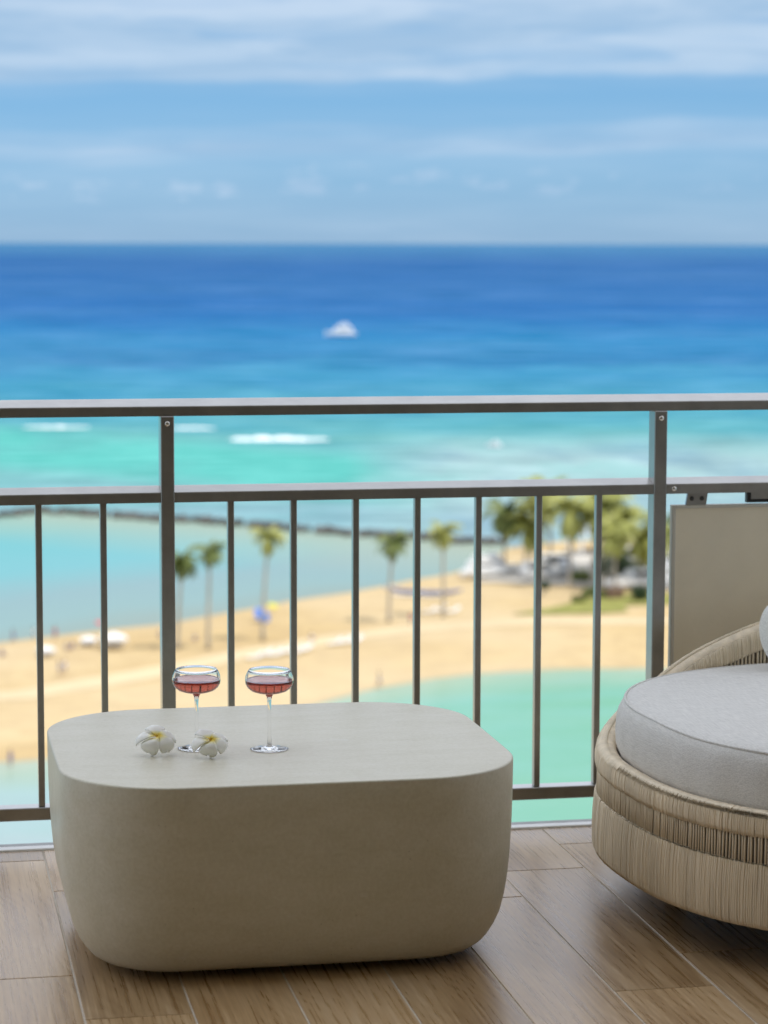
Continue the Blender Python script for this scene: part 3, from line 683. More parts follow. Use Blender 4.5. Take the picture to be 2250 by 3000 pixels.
# pillow against the back
V, F = [], []; NP = 20
for s in (-1, 1):
    for i in range(NP+1):
        for j in range(NP+1):
            u, v = i/NP*2-1, j/NP*2-1
            t = ((1-u**4)*(1-v**4))**.55; pin = 1-.07*(1-abs(u))*(abs(v)**3)-.0
            V.append((u*.27*(1-.14*u*u*v*v), s*.065*t, v*.10*(1-.16*u*u*v*v)))
m1 = (NP+1)**2
for s in (0, 1):
    for i in range(NP):
        for j in range(NP):
            a = s*m1+i*(NP+1)+j; q = (a, a+NP+1, a+NP+2, a+1); F.append(q if s == 0 else q[::-1])
pw = from_py('throw_pillow', V, F, M_pillow, smooth=True); pw.location = (2.300, 5.60, .455+.078); pw.rotation_euler = (R(-30), 0, R(-4))
tag(pw, 'pale linen throw pillow propped against the rope back of the daybed', 'pillow')

# ================================================================== OUTDOORS
def ring_mesh(name, pts, z, m):
    V = [(x, y, z) for x, y in pts]; return from_py(name, V, [tuple(range(len(V)))], m)
# sea: one sheet out to the horizon
V, F = [(0, 0, SEA)], []
NA = 96; radii = [60, 200, 500, 1200, 4000, 15000, 60000, 250000]
for r in radii:
    for k in range(NA): q = 2*math.pi*k/NA; V.append((r*math.cos(q), r*math.sin(q), SEA))
F = [(0, 1+k, 1+(k+1) % NA) for k in range(NA)]
for i in range(len(radii)-1):
    for k in range(NA): F.append((1+i*NA+k, 1+(i+1)*NA+k, 1+(i+1)*NA+(k+1) % NA, 1+i*NA+(k+1) % NA))
tag(from_py('sea', V, F, M_sea), 'deep blue open sea turning turquoise over the reef', 'sea', kind='structure')
def interp(T, x):
    if x <= T[0][0]: return T[0][1]
    for (a, b), (c, d) in zip(T, T[1:]):
        if x <= c: return b+(d-b)*(x-a)/(c-a)
    return T[-1][1]
FAR = [(-160, 215), (-40, 266), (0, 286), (11.4, 290.1), (25.2, 298.1), (32.6, 300.9), (40.3, 308.2), (51.2, 318.5), (59.8, 323.5), (69.4, 333.8), (77.5, 341.5), (83, 350), (92, 368), (100, 374), (150, 378), (260, 360)]
NEAR = [(-160, 205), (-10, 212), (8.5, 220.6), (12.8, 221.1), (24.7, 228.6), (39.8, 241.5), (47.3, 248.8), (51.8, 252), (56.1, 255.1), (63.6, 258.5), (72.2, 259.4), (80.2, 257.9), (94.3, 252.7), (150, 215), (260, 170)]
def gz(x, y):
    if y > 130: d = min(y-interp(NEAR, x), interp(FAR, x)-y)
    else: d = 110-y
    d += 1.6*noise.noise((x*.05, y*.05, .3))
    h = max(-1.6, min(.9, d*.075)) + (0.10*noise.noise((x*.11, y*.11, 1.0)) if d > 0 else 0)
    return SEA+h
V, F = [], []; GX, GY, ST = 141, 131, 3.0
for j in range(GY):
    for i in range(GX): x, y = -160+i*ST, 10+j*ST; V.append((x, y, gz(x, y)))
F = [(j*GX+i, j*GX+i+1, (j+1)*GX+i+1, (j+1)*GX+i) for j in range(GY-1) for i in range(GX-1)]
tag(from_py('beach', V, F, M_sand, smooth=True), 'golden sand beach between the lagoon and the sheltered bay', 'beach', kind='structure')
V, F, shore = [], [], []; NXL = 106; ROWS = [0, .25, .45, .6, .7, .78, .84, .89, .925, .95, .97, .985, 1.0]
for i in range(NXL):
    x = -160+i*4; yN = interp(NEAR, x)
    for f in ROWS:
        y = 100+(yN+6-100)*f; V.append((x, y, SEA+.05)); shore.append(max(0, min(1, (yN-y+2*noise.noise((x*.06, y*.06, 4)))/22)))
nr = len(ROWS)
F = [(i*nr+k, (i+1)*nr+k, (i+1)*nr+k+1, i*nr+k+1) for i in range(NXL-1) for k in range(nr-1)]
lgo = tag(from_py('lagoon', V, F, M_lag), 'pale green lagoon water below the balcony', 'lagoon', kind='structure')
at = lgo.data.attributes.new('shore', 'FLOAT', 'POINT'); at.data.foreach_set('value', shore)
BRK = [(-60, 380), (-20, 400), (5.4, 417.9), (17, 423.8), (24.3, 430.8), (34.2, 422.5), (43.3, 414), (50.2, 409.2), (64.9, 393.6), (72, 386.6), (79.6, 383), (85.1, 375.1), (93, 371)]
bay_pts = [(x, y-6) for x, y in FAR[:13]]+list(reversed(BRK))+[(-160, 340)]
tag(ring_mesh('bay', bay_pts, SEA+.04, M_bay), 'sheltered turquoise bay inside the rock breakwater', 'bay', kind='structure')

# breakwater of piled lava rock
bm = bmesh.new()
rnd = random.Random(11)
for (xa, ya), (xb, yb) in zip(BRK, BRK[1:]):
    L_ = math.dist((xa, ya), (xb, yb)); nn = int(L_*3.6)
    for k in range(nn):
        f = rnd.random(); o_ = rnd.gauss(0, .75); dx, dy = (xb-xa)/L_, (yb-ya)/L_
        r = rnd.uniform(.35, .75); x = xa+(xb-xa)*f-dy*o_; y = ya+(yb-ya)*f+dx*o_; z = SEA+.25+.55*max(0, 1-abs(o_)/1.4)*rnd.uniform(.6, 1.1)
        mx = Matrix.Translation((x, y, z)) @ Matrix.Rotation(rnd.uniform(0, 6), 4, 'Z') @ Matrix.Rotation(rnd.uniform(-.5, .5), 4, 'X') @ Matrix.Diagonal((r*rnd.uniform(.8, 1.4), r, r*rnd.uniform(.6, .95), 1))
        q = bmesh.ops.create_icosphere(bm, subdivisions=1, radius=1, matrix=mx)
        for v in q['verts']: v.co += Vector((rnd.uniform(-.09, .09), rnd.uniform(-.09, .09), rnd.uniform(-.07, .07)))
o = from_bm('breakwater', bm, M_rock); tag(o, 'long low breakwater of dark lava rock across the bay', 'breakwater', kind='stuff')

# breaking waves on the reef
def wave(x0, x1, y, amp, h, seed, label):
    rnd = random.Random(seed); V, F = [], []; N = 60; Mx = 8
    for i in range(N+1):
        u = i/N; x = x0+(x1-x0)*u; env = max(0.02, math.sin(math.pi*u)**.5*(.5+.8*abs(noise.noise((u*4.5, seed, 0)))))
        for j in range(Mx+1):
            v = j/Mx*2-1; hh = h*env*(1-v*v)*(.7+.6*noise.noise((x*.5, v*2, seed)))
            V.append((x, y-(x-x0)*.19+amp*env*v+1.5*noise.noise((u*5, seed, 2)), SEA+.02+max(0, hh)))
    F = [(i*(Mx+1)+j, (i+1)*(Mx+1)+j, (i+1)*(Mx+1)+j+1, i*(Mx+1)+j+1) for i in range(N) for j in range(Mx)]
    o = from_py('breaking_wave', V, F, M_foam, smooth=True); tag(o, label, 'wave', kind='stuff')
wave(77, 101, 583, 3.2, 1.3, 1, 'white breaking wave, longest foam line over the reef')
wave(31, 48, 631, 3.4, .5, 2, 'faint foam line of a spent wave beyond the reef channel')
wave(67, 79, 622, 3.2, .5, 3, 'short foam patch behind the railing post over the reef')

# paths, lawn, parking
def strip(name, pts, w, m, dz=.03, label='', cat=''):
    V, F = [], []
    fine = []
    for (x0, y0), (x1, y1) in zip(pts, pts[1:]):
        k = max(2, int(math.dist((x0, y0), (x1, y1))/2))
        fine += [(x0+(x1-x0)*i/k, y0+(y1-y0)*i/k) for i in range(k)]
    fine.append(pts[-1])
    for i, (x, y) in enumerate(fine):
        a, b = fine[max(i-1, 0)], fine[min(i+1, len(fine)-1)]; tx, ty = b[0]-a[0], b[1]-a[1]; L_ = math.hypot(tx, ty)
        for s in (-1, -.33, .33, 1):
            ww = w*(1+.25*noise.noise((x*.1, y*.1, s))); px, py = x-ty/L_*ww*s, y+tx/L_*ww*s
            V.append((px, py, gz(px, py)+dz+(.06 if abs(s) < .5 else 0)))
    F = [(i*4+j, i*4+j+1, (i+1)*4+j+1, (i+1)*4+j) for i in range(len(fine)-1) for j in range(3)]
    F = [f[::-1] for f in F]
    return tag(from_py(name, V, F, m), label, cat, kind='structure')
strip('path', [(-20, 243), (12, 250), (24, 259), (38, 271), (52, 281.5), (64, 286.5), (76, 288), (92, 286), (125, 280)], 2.4, M_path, .05, 'pale packed sand footpath along the beach', 'path')
def patch(name, pts, m, dz, label, cat):
    me = bpy.data.meshes.new(name); bm = bmesh.new(); f = bm.faces.new([bm.verts.new((x, y, 0)) for x, y in pts])
    bmesh.ops.triangulate(bm, faces=[f]); 
    for _ in range(4): bmesh.ops.subdivide_edges(bm, edges=[e for e in bm.edges if e.calc_length() > 2.5], cuts=1)
    bmesh.ops.triangulate(bm, faces=bm.faces[:])
    for v in bm.verts: v.co.z = gz(v.co.x, v.co.y)+dz
    bmesh.ops.recalc_face_normals(bm, faces=bm.faces[:])
    return tag(from_bm(name, bm, m), label, cat, kind='structure')
patch('lawn', [(74, 294), (79, 293.4), (86, 293), (89, 294), (90, 299), (96, 299), (112, 292), (120, 303), (104, 306), (95, 309), (90, 309), (86, 304), (80, 298.5), (76.5, 296)], M_lawn, .12, 'yellow green lawn around the beach park', 'lawn')
patch('parking_lot', [(76, 324), (84, 320), (100, 311), (130, 306), (140, 352), (110, 358), (98, 352), (84, 336)], M_lot, .14, 'pale paved parking lot of the marina park', 'parking lot')

# ------------------------------------------------------------------ palms
crown_meshes = {}
def crown_mesh(kind):
    if kind in crown_meshes: return crown_meshes[kind]
    rnd = random.Random(kind*17+5); V, F = [], []
    nf = 32+4*(kind % 2)
    for k in range(nf):
        az = 2*math.pi*k/nf*1.0+rnd.uniform(-.25, .25); L_ = rnd.uniform(2.0, 2.9); el = R(rnd.choice((70, 50, 30, 10, -10, -30))+rnd.uniform(-10, 10))
        p = Vector((0, 0, 0)); d = el; pts = [p.copy()]; N = 12
        for i in range(N):
            d -= R(rnd.uniform(6, 9)); p = p+Vector((math.cos(az)*math.cos(d), math.sin(az)*math.cos(d), math.sin(d)))*L_/N; pts.append(p.copy())
        tube(V, F, [tuple(q) for q in pts], [.035*(1-i/(N+1)) for i in range(N+1)], 4)
        for i in range(1, N+1):
            u = i/N; ll = .75*math.sin(math.pi*min(1, .12+u*.86))**.6; q = pts[i]; t = (pts[i]-pts[i-1]).normalized(); sd = Vector((-math.sin(az), math.cos(az), 0))
            for s in (-1, 1):
                for h in (0, .5):
                    b0 = q-t*(L_/N*h); dirv = (sd*s*.8+t*.55+Vector((0, 0, -.55-rnd.uniform(0, .35)))).normalized()
                    w = t*.10; e = b0+dirv*ll*rnd.uniform(.8, 1.1); b = len(V)
                    V += [tuple(b0-w), tuple(b0+w), tuple(e)]; F.append((b, b+1, b+2))
    for k in range(7):
        a = rnd.uniform(0, 6.28); b = len(V)
        bmv, bmf = lathe([(.001, -.13), (.10, -.06), (.12, .03), (.06, .12), (.001, .14)], 7)
        for x, y, z in bmv: V.append((x+.22*math.cos(a), y+.22*math.sin(a), z-.28))
        F += [tuple(b+i for i in f) for f in bmf]
    me = bpy.data.meshes.new('crown'); me.from_pydata(V, [], F); me.update(); crown_meshes[kind] = me; me.materials.append(M_frA if kind < 2 else M_frB); return me
def palm(x, y, h, lean=(0, 0), kind=0, label='', group='coconut palms on the beach', sc_=1.0, rot=0):
    z0 = gz(x, y)-.1; t = empty('palm_tree', (x, y, z0), 0, label, 'palm tree', group)
    V, F = [], []; N = 12; path = []
    for i in range(N+1):
        u = i/N; path.append((lean[0]*u**1.6, lean[1]*u**1.6, h*u))
    tube(V, F, path, [.24-.12*(i/N)+(.10 if i == 0 else 0)+.012*(i % 2) for i in range(N+1)], 9)
    from_py('trunk', V, F, M_trunk, t, smooth=True)
    c = link('crown', crown_mesh(kind), None, t, (lean[0], lean[1], h)); c.scale = (sc_,)*3; c.rotation_euler = (0, 0, rot)
    return t
palm(30.6, 275.5, 10.4, (.7, 0), 0, 'slim coconut palm half hidden by the left railing post', sc_=1.08)
palm(34.0, 274.9, 11.4, (.3, 0), 1, 'slim dark green coconut palm next to the palm beside the post', sc_=.92, rot=1)
palm(40.9, 279.7, 12.3, (.75, 0), 2, 'slim coconut palm with yellowing crown beside the blue umbrella', rot=2)
palm(58.0, 291.1, 10.0, (.5, 0), 1, 'slim coconut palm rising in front of the blue canoe bow', sc_=1.08, rot=.6)
palm(65.4, 294.0, 10.8, (-.1, 0), 3, 'slim coconut palm behind the path at the canoe stern', rot=1.4)
G2 = 'palms of the marina park'
for a in ((82.0, 330, 9.2, (.0, 0), 0, 'dark green palm at the breakwater root', 1.1), (84.6, 329, 7.4, (.4, 0), 3, 'short yellow green palm by the white boats', 1.15), (86, 326, 12.0, (.0, 0), 3, 'tall palm with its top above the mid rail beside the short yellow palm', 1.1),
          (88, 318, 10.6, (.3, 0), 2, 'thick yellow green palm over the parked vans', 1.3), (91.6, 319, 10.8, (.2, 0), 3, 'yellow green palm in front of the pale blue pavilion', 1.3), (94.2, 324, 12.0, (.3, 0), 1, 'tall palm rising beside the pavilion roof', 1.15),
          (93.6, 316, 9.2, (.8, 0), 2, 'leaning palm above the dark shrub', 1.2), (97, 315, 7.0, (.5, 0), 3, 'low yellow green palm near the right railing post', 1.2), (100.2, 317, 8.2, (.2, 0), 0, 'palm seen in the gap beside the screen panel', 1.15),
          (87.0, 334, 9.0, (.3, 0), 2, 'yellowing palm behind the white van by the stored boats', 1.1), (90.2, 336, 11.4, (-.2, 0), 3, 'tall yellowing palm behind the pavilion palms', 1.15), (96.5, 331, 9.6, (.3, 0), 3, 'yellowing palm rising out of the broad dark shrub', 1.15), (99.5, 335, 7.5, (.3, 0), 2, 'short yellowing palm between pavilion and light shrub', 1.1), (92.6, 312, 8.0, (-.2, 0), 3, 'palm standing over the white car', 1.0)):
    palm(*a[:5], a[5], G2, a[6]*1.45, random.uniform(0, 6))
# broadleaf shrubs
def shrub(x, y, r, h, m, label, n=1500, name='shrub'):
    t = empty(name, (x, y, gz(x, y)+.05), 0, label, 'shrub', 'shrubs of the beach park'); rnd = random.Random(int(x*31+y))
    V, F = [], []
    cl = [(Vector((rnd.uniform(-.6, .6)*r, rnd.uniform(-.6, .6)*r, rnd.uniform(.3, .75)*h)), rnd.uniform(.28, .5)*min(r, h)) for _ in range(9)]
    for _ in range(n):
        c, q = rnd.choice(cl); d = Vector((rnd.gauss(0, 1), rnd.gauss(0, 1), rnd.gauss(0, 1))).normalized()*q*rnd.uniform(.6, 1.1); p = c+d; p.z = max(.05, p.z)
        a = Vector((rnd.gauss(0, 1), rnd.gauss(0, 1), rnd.gauss(0, .6))).normalized()*.16; b_ = a.cross(Vector((rnd.gauss(0, 1), rnd.gauss(0, 1), rnd.gauss(0, 1)))).normalized()*.08; b = len(V)
        V += [tuple(p-a), tuple(p+b_), tuple(p+a), tuple(p-b_)]; F.append((b, b+1, b+2, b+3))
    from_py('foliage', V, F, m, t)
    V, F = [], []
    for k in range(5):
        e = cl[k][0]; tube(V, F, [(0, 0, -.1), tuple(e*.5), tuple(e)], [.07, .05, .02], 5)
    from_py('stem', V, F, M_trunk, t)
shrub(96.0, 326, 3.3, 3.4, M_leafD, 'broad dark green shrub below the pavilion', 3200)
shrub(99.0, 325, 2.6, 2.6, M_leafD, 'round dark shrub touching the broad shrub below the pavilion', 2200)
shrub(93.4, 303.5, 1.9, 1.7, M_leafD, 'low dark green hedge bush beside the brown wooden bin store', 1800)
shrub(82.4, 310.5, 1.0, 2.0, M_leafD, 'narrow dark bush on the sand edge of the lawn', 900)
shrub(88.2, 306, 1.8, 1.3, M_leafL, 'light green bush on the lawn behind the path', 1300)
shrub(85.0, 303, 1.3, .9, M_leafL, 'low yellow green bush on the lawn', 900)
shrub(91.0, 322, 2.0, 1.6, M_leafL, 'light green bush beside the parked vans', 1300)
shrub(104.5, 333, 2.4, 2.4, M_leafL, 'light green shrub between the white vans', 1600)

# ------------------------------------------------------------------ vehicles, boats, shelters
def loft(name, sects, m, parent, smooth=False, cap=True):
    V = [p for s in sects for p in s]; n = len(sects[0])
    F = [(i*n+k, i*n+(k+1) % n, (i+1)*n+(k+1) % n, (i+1)*n+k) for i in range(len(sects)-1) for k in range(n)]
    if cap: F += [tuple(range(n))[::-1], tuple((len(sects)-1)*n+k for k in range(n))]
    return from_py(name, V, F, m, parent, smooth=smooth)
def make_van(name, x, y, rz, m, label, cat, group, L_=4.9, W=1.9, H_=2.0, car=False):
    t = empty(name, (x, y, gz(x, y)+.18), rz, label, cat, group); w = W/2
    if car: pr = [(-L_/2, .35), (-L_/2, .80), (-L_/2+.25, .95), (-L_*.36, 1.02), (-L_*.24, H_), (L_*.16, H_), (L_*.30, 1.0), (L_*.47, .85), (L_/2, .7), (L_/2, .35)]
    else: pr = [(-L_/2, .35), (-L_/2, 1.0), (-L_/2+.12, H_-.1), (-L_/2+.35, H_), (L_*.20, H_), (L_*.30, H_-.12), (L_*.40, 1.15), (L_*.49, .95), (L_/2, .7), (L_/2, .35)]
    secs = []
    for yy, k in ((-w, .93), (-w*.96, 1.0), (w*.96, 1.0), (w, .93)):
        secs.append([(a, yy*(1 if b < 1.05 else .9), .35+(b-.35)*k) for a, b in pr])
    body = loft('body', secs, m, t)
    for s in (-1, 1):
        z0, z1 = (1.05, H_-.12)
        q = [(-L_*.22, z0), (-L_*.17, z1), (L_*.12, z1), (L_*.24, z0)] if car else [(-L_*.40, z0+.1), (-L_*.40, z1-.1), (L_*.24, z1-.1), (L_*.34, z0+.1)]
        V = [(a, s*(w*.955), b) for a, b in q]+[(a, s*(w*.80), b) for a, b in q]
        from_py('side_window', V, [(0, 1, 2, 3), (7, 6, 5, 4), (0, 4, 5, 1), (1, 5, 6, 2), (2, 6, 7, 3), (3, 7, 4, 0)], M_dkglass, body)
        for ax in (-L_*.31, L_*.31):
            V, F = lathe([(.001, -.1), (.25, -.1), (.33, -.07), (.33, .07), (.25, .1), (.001, .1)], 18)
            wh = from_py('wheel', [(ax+a, s*(w-.10)+c, .33+b) for a, b, c in V], F, M_tyre, t)
            V, F = lathe([(.001, .0), (.19, .0), (.20, .02), (.001, .03)], 14); from_py('rim', [(ax+a, s*(w+.0+c), .33+b) for a, b, c in V], F, M_silver, wh)
    return t
def make_boat(name, x, y, z, rz, L_, label, cat, group=None, cabin=True, m=None):
    t = empty(name, (x, y, z), rz, label, cat, group); B = L_*.16; secs = []
    for i in range(13):
        u = i/12; b = B*min(1, (1-u)*2.6)**.6 if u > .5 else B*(.86+.28*u); b = max(.02, b); sh = L_*(.10+.05*u*u); x_ = -L_/2+L_*u
        sh *= 1.25; secs.append([(x_, -b, sh), (x_, -b*.92, sh*.45), (x_-.0, -b*.35, .02+L_*.02*u*u), (x_, b*.35, .02+L_*.02*u*u), (x_, b*.92, sh*.45), (x_, b, sh)])
    loft('hull', secs, m or M_white, t)
    dk = [(-L_/2+L_*i/12, s, sh-.0) for i in (0,) for s in (0,) for sh in (0,)]
    if cabin:
        c0, c1, zb, zt = -L_*.40, L_*.24, L_*.105, L_*.31
        pr = [(c0, zb), (c0+.05*L_, zt), (c1-.10*L_, zt), (c1+.06*L_, zb)]
        cb = loft('cabin', [[(a, yy, b) for a, b in pr] for yy in (-B*.68, B*.68)], M_white, t)
        for s in (-1, 1):
            V = [(a, s*yy, b) for yy in (B*.69, B*.60) for a, b in ((c0+.10*L_, zb+.11*L_), (c0+.105*L_, zt-.05*L_), (c1-.13*L_, zt-.05*L_), (c1-.09*L_, zb+.11*L_))]
            from_py('cabin_window', V, [(0, 1, 2, 3), (7, 6, 5, 4), (0, 4, 5, 1), (1, 5, 6, 2), (2, 6, 7, 3), (3, 7, 4, 0)], M_dkglass, cb)
        bm = bmesh.new(); add_box(bm, -L_*.26, L_*.06, -B*.6, B*.6, L_*.312, L_*.38); add_box(bm, -L_*.24, L_*.02, -B*.55, B*.55, L_*.405, L_*.43)
        for sx_ in (-L_*.23, L_*.01):
            for sy_ in (-B*.5, B*.5): add_box(bm, sx_-.04, sx_+.04, sy_-.04, sy_+.04, L_*.3802, L_*.4048)
        from_bm('flybridge', bm, M_white, t)
        V, F = [], []; tube(V, F, [(-L_*.08, 0, L_*.43), (-L_*.10, 0, L_*.52)], .03, 6); from_py('mast', V, F, M_white, t)
    V = [(-L_/2+.02, -B*.80, L_*.098), (L_*.1, -B*1.0, L_*.105), (L_*.42, -B*.3, L_*.13), (L_*.42, B*.3, L_*.13), (L_*.1, B*1.0, L_*.105), (-L_/2+.02, B*.80, L_*.098)]
    from_py('deck', [(a, b*.95, c-.01) for a, b, c in V]+[(a, b*.95, c-.06) for a, b, c in V], [tuple(range(6))[::-1], tuple(range(6, 12))]+[(i, (i+1) % 6, 6+(i+1) % 6, 6+i) for i in range(6)], M_white, t)
    return t
make_boat('motor_yacht', 220.2, 1231, SEA-.3, R(176), 16.0, 'white motor yacht cruising on the open blue sea', 'boat')
make_boat('small_boat', 134.7, 553, SEA-.1, R(150), 3.6, 'tiny white skiff drifting over the grey reef', 'boat')
GV = 'vehicles and boats parked at the marina'
make_boat('trailered_boat', 78.6, 327.5, gz(78.6, 327.5)+.35, R(8), 6.6, 'white cabin boat stored at the sand edge of the lot', 'boat', GV)
make_boat('trailered_boat', 81.5, 332, gz(81.5, 332)+.35, R(-12), 6.0, 'white cabin boat stored behind the first boat near the breakwater', 'boat', GV)
make_van('parked_van', 86.2, 327.0, R(5), M_white, 'white van beside the stored boats', 'van', GV)
make_van('parked_van', 90.0, 327.6, R(80), M_silver, 'silver van parked end on below the pavilion palms', 'van', GV)
make_van('parked_van', 90.2, 332.4, R(2), M_white, 'white van in front of the pale blue pavilion', 'van', GV, 5.4, 2.0, 2.3)
make_van('parked_car', 94.6, 314.5, R(4), M_white, 'white car in front of the dark shrub', 'car', GV, 4.5, 1.8, 1.5, True)
make_van('parked_car', 98.8, 313.6, R(0), M_silver, 'silver car beside the white car near the railing post', 'car', GV, 4.5, 1.8, 1.5, True)
make_van('parked_van', 98.2, 317.6, R(12), M_white, 'white van behind the silver car', 'van', GV)
make_van('parked_van', 102.8, 326.5, R(85), M_white, 'white van parked end on beside the round dark shrub', 'van', GV, 5.2, 2.0, 2.3)
make_van('parked_van', 103.4, 338, R(5), M_white, 'white van farthest back beside the light green shrub', 'van', GV, 5.4, 2.0, 2.4)
make_van('parked_car', 107.6, 333.0, R(15), M_dkcar, 'dark car behind the end on white van', 'car', GV, 4.4, 1.8, 1.5, True)
make_van('parked_van', 104.0, 318.5, R(0), M_white, 'white van seen in the gap beside the screen panel', 'van', GV, 5.2, 2.0, 2.3)
# pavilion
pv = empty('park_pavilion', (101.2, 352, gz(101, 352)+.1), R(8), 'open park pavilion with a pale blue hipped roof among palms', 'pavilion')
V = [(-3.6, -3, 2.7), (3.6, -3, 2.7), (3.6, 3, 2.7), (-3.6, 3, 2.7), (-1.0, 0, 4.9), (1.0, 0, 4.9)]
from_py('roof', V, [(0, 1, 5, 4), (1, 2, 5), (2, 3, 4, 5), (3, 0, 4), (3, 2, 1, 0)], M_roofb, pv)
for sx_ in (-3.1, 3.1):
    for sy_ in (-2.5, 2.5): box('post', sx_-.14, sx_+.14, sy_-.14, sy_+.14, -.2, 2.698, M_white, pv)
box('floor_slab', -3.4, 3.4, -2.8, 2.8, -.3, .12, M_lot, pv)
for sx_ in (-1.2, 1.2): box('bench', sx_-.7, sx_+.7, -.3, .3, .125, .6, M_brown, pv, .03)
# brown bin store
bs = empty('bin_store', (90.6, 304.6, gz(90.6, 304.6)+.1), R(5), 'brown slatted wooden bin store beside the hedge bush', 'shed')
for k in range(7): box('slat', -1.0+k*.29, -.74+k*.29, -.03, .03, 0, 1.2, M_brown, bs, .01)
box('roof', -1.1, 1.1, -.15, 1.1, 1.202, 1.27, M_brown, bs); box('side_wall', -1.0, -.94, .032, 1.0, 0, 1.2, M_brown, bs); box('side_wall', .94, 1.0, .032, 1.0, 0, 1.2, M_brown, bs)
# beach canopy tents
def canopy(x, y, s, rz, label):
    t = empty('beach_canopy', (x, y, gz(x, y)), rz, label, 'canopy', 'white canopies on the beach'); h = s*.50
    V = [(-s/2, -s/2, h), (s/2, -s/2, h), (s/2, s/2, h), (-s/2, s/2, h), (0, 0, h+s*.20), (-s/2, -s/2, h-.28), (s/2, -s/2, h-.28), (s/2, s/2, h-.28), (-s/2, s/2, h-.28)]
    o = from_py('roof', V, [(0, 1, 4), (1, 2, 4), (2, 3, 4), (3, 0, 4), (0, 5, 6, 1), (1, 6, 7, 2), (2, 7, 8, 3), (3, 8, 5, 0)], M_canvas, t); o.modifiers.new('thick', 'SOLIDIFY').thickness = .02
    from_py('back_wall', [(-s/2, s/2-.03, .05), (s/2, s/2-.03, .05), (s/2, s/2-.03, h-.02), (-s/2, s/2-.03, h-.02)], [(0, 1, 2, 3)], M_canvas, t).modifiers.new('thick', 'SOLIDIFY').thickness = .02
    for a in (-1, 1):
        for b in (-1, 1): box('leg', a*(s/2-.06)-.03, a*(s/2-.06)+.03, b*(s/2-.08)-.03, b*(s/2-.08)+.03, -.1, h-.02, M_pole, t)
canopy(23.6, 277.2, 2.7, R(6), 'large white canopy tent on the sand near the bay')
canopy(20.9, 279.5, 1.7, R(-8), 'small white canopy tent beside the large canopy')
canopy(15.8, 273.2, 1.7, R(12), 'white shade tent on the sand near the walking people')
def umbrella(x, y, h, r, m, tilt, label, name='beach_umbrella'):
    t = empty(name, (x, y, gz(x, y)), 0, label, 'umbrella', 'beach umbrellas'); t.rotation_euler = (tilt[0], tilt[1], 0)
    V, F = [], []; tube(V, F, [(0, 0, -.3), (0, 0, h)], .03, 6); from_py('pole', V, F, M_pole, t)
    V = [(0, 0, h)]; N = 8
    for j, (f, dz) in enumerate(((.5, -.10), (1.0, -.42))):
        for k in range(16): q = math.pi*2*k/16; s = 1 if k % 2 == 0 else .95; V.append((r*f*s*math.cos(q), r*f*s*math.sin(q), h+dz*r))
    F = [(0, 1+k, 1+(k+1) % 16) for k in range(16)]+[(1+k, 17+k, 17+(k+1) % 16, 1+(k+1) % 16) for k in range(16)]
    from_py('canopy', V, F, m, t, smooth=False).modifiers.new('thick', 'SOLIDIFY').thickness = .015
umbrella(42.4, 294.5, 1.7, 1.15, M_blue, (R(38), R(32)), 'blue beach umbrella tilted over on the sand')
umbrella(44.9, 300.0, 1.5, .7, M_yel, (R(20), R(10)), 'small yellow beach umbrella at the water edge')
umbrella(22.8, 288.8, 1.9, .55, M_red, (R(15), R(5)), 'small red beach umbrella behind the large canopy')
# outrigger canoe
cn = empty('outrigger_canoe', (66.6, 311.6, gz(66.6, 311.6)+.25), R(-27), 'long blue outrigger canoe drawn up on the sand', 'canoe')
secs = []
for i in range(21):
    u = i/20*2-1; b = .34*(1-abs(u)**2.4)+.02; sh = .55+.42*abs(u)**3; x_ = u*5.2
    secs.append([(x_, -b, sh), (x_, -b*.8, sh-.30), (x_, 0, sh-.55+.30*abs(u)**4), (x_, b*.8, sh-.30), (x_, b, sh), (x_, 0, sh-.05)])
loft('hull', secs, M_hull, cn, True)
V, F = [], []; tube(V, F, [(-3.6, -1.9, .28), (-3.0, -1.9, .18), (2.0, -1.9, .18), (2.9, -1.9, .36)], [.07, .11, .11, .05], 8); from_py('outrigger_float', V, F, M_white, cn, smooth=True)
for ax in (-1.8, 1.4):
    V, F = [], []; tube(V, F, [(ax, .35, .60), (ax, -.9, .78), (ax, -1.9, .30)], .05, 6); from_py('outrigger_boom', V, F, M_brown, cn, smooth=True)
box('bow_cover', -5.0, -3.9, -.14, .14, .78, .92, M_white, cn, .03)
# sun loungers and folded gear
def lounger(x, y, rz, label):
    t = empty('beach_lounger', (x, y, gz(x, y)+.06), rz, label, 'lounger', 'white loungers on the beach')
    box('seat', -.95, .35, -.33, .33, .28, .36, M_canvas, t, .02)
    V = [(.36, -.33, .28), (.36, .33, .28), (.95, .33, .78), (.95, -.33, .78), (.33, -.33, .36), (.33, .33, .36), (.90, .33, .84), (.90, -.33, .84)]
    from_py('backrest', V, [(0, 1, 2, 3), (7, 6, 5, 4), (0, 4, 5, 1), (1, 5, 6, 2), (2, 6, 7, 3), (3, 7, 4, 0)], M_canvas, t)
    for a in (-.85, .25):
        for b in (-.28, .28): box('leg', a-.03, a+.03, b-.03, b+.03, -.05, .279, M_pole, t)
for k in range(6): lounger(38.2+k*1.25, 266.4+k*.75+(k % 2)*.8, R(18+7*(k % 3)), 'white lounger in the row on the sand below the yellowing palm')
for k in range(3): lounger(48.6+k*1.3, 275.0+k*.6, R(25+6*k), 'white lounger in the short row beside the path')
for k in range(3): lounger(64.2+k*1.5, 296.4+(k % 2), R(10+9*k), 'white lounger beyond the path near the canoe stern')

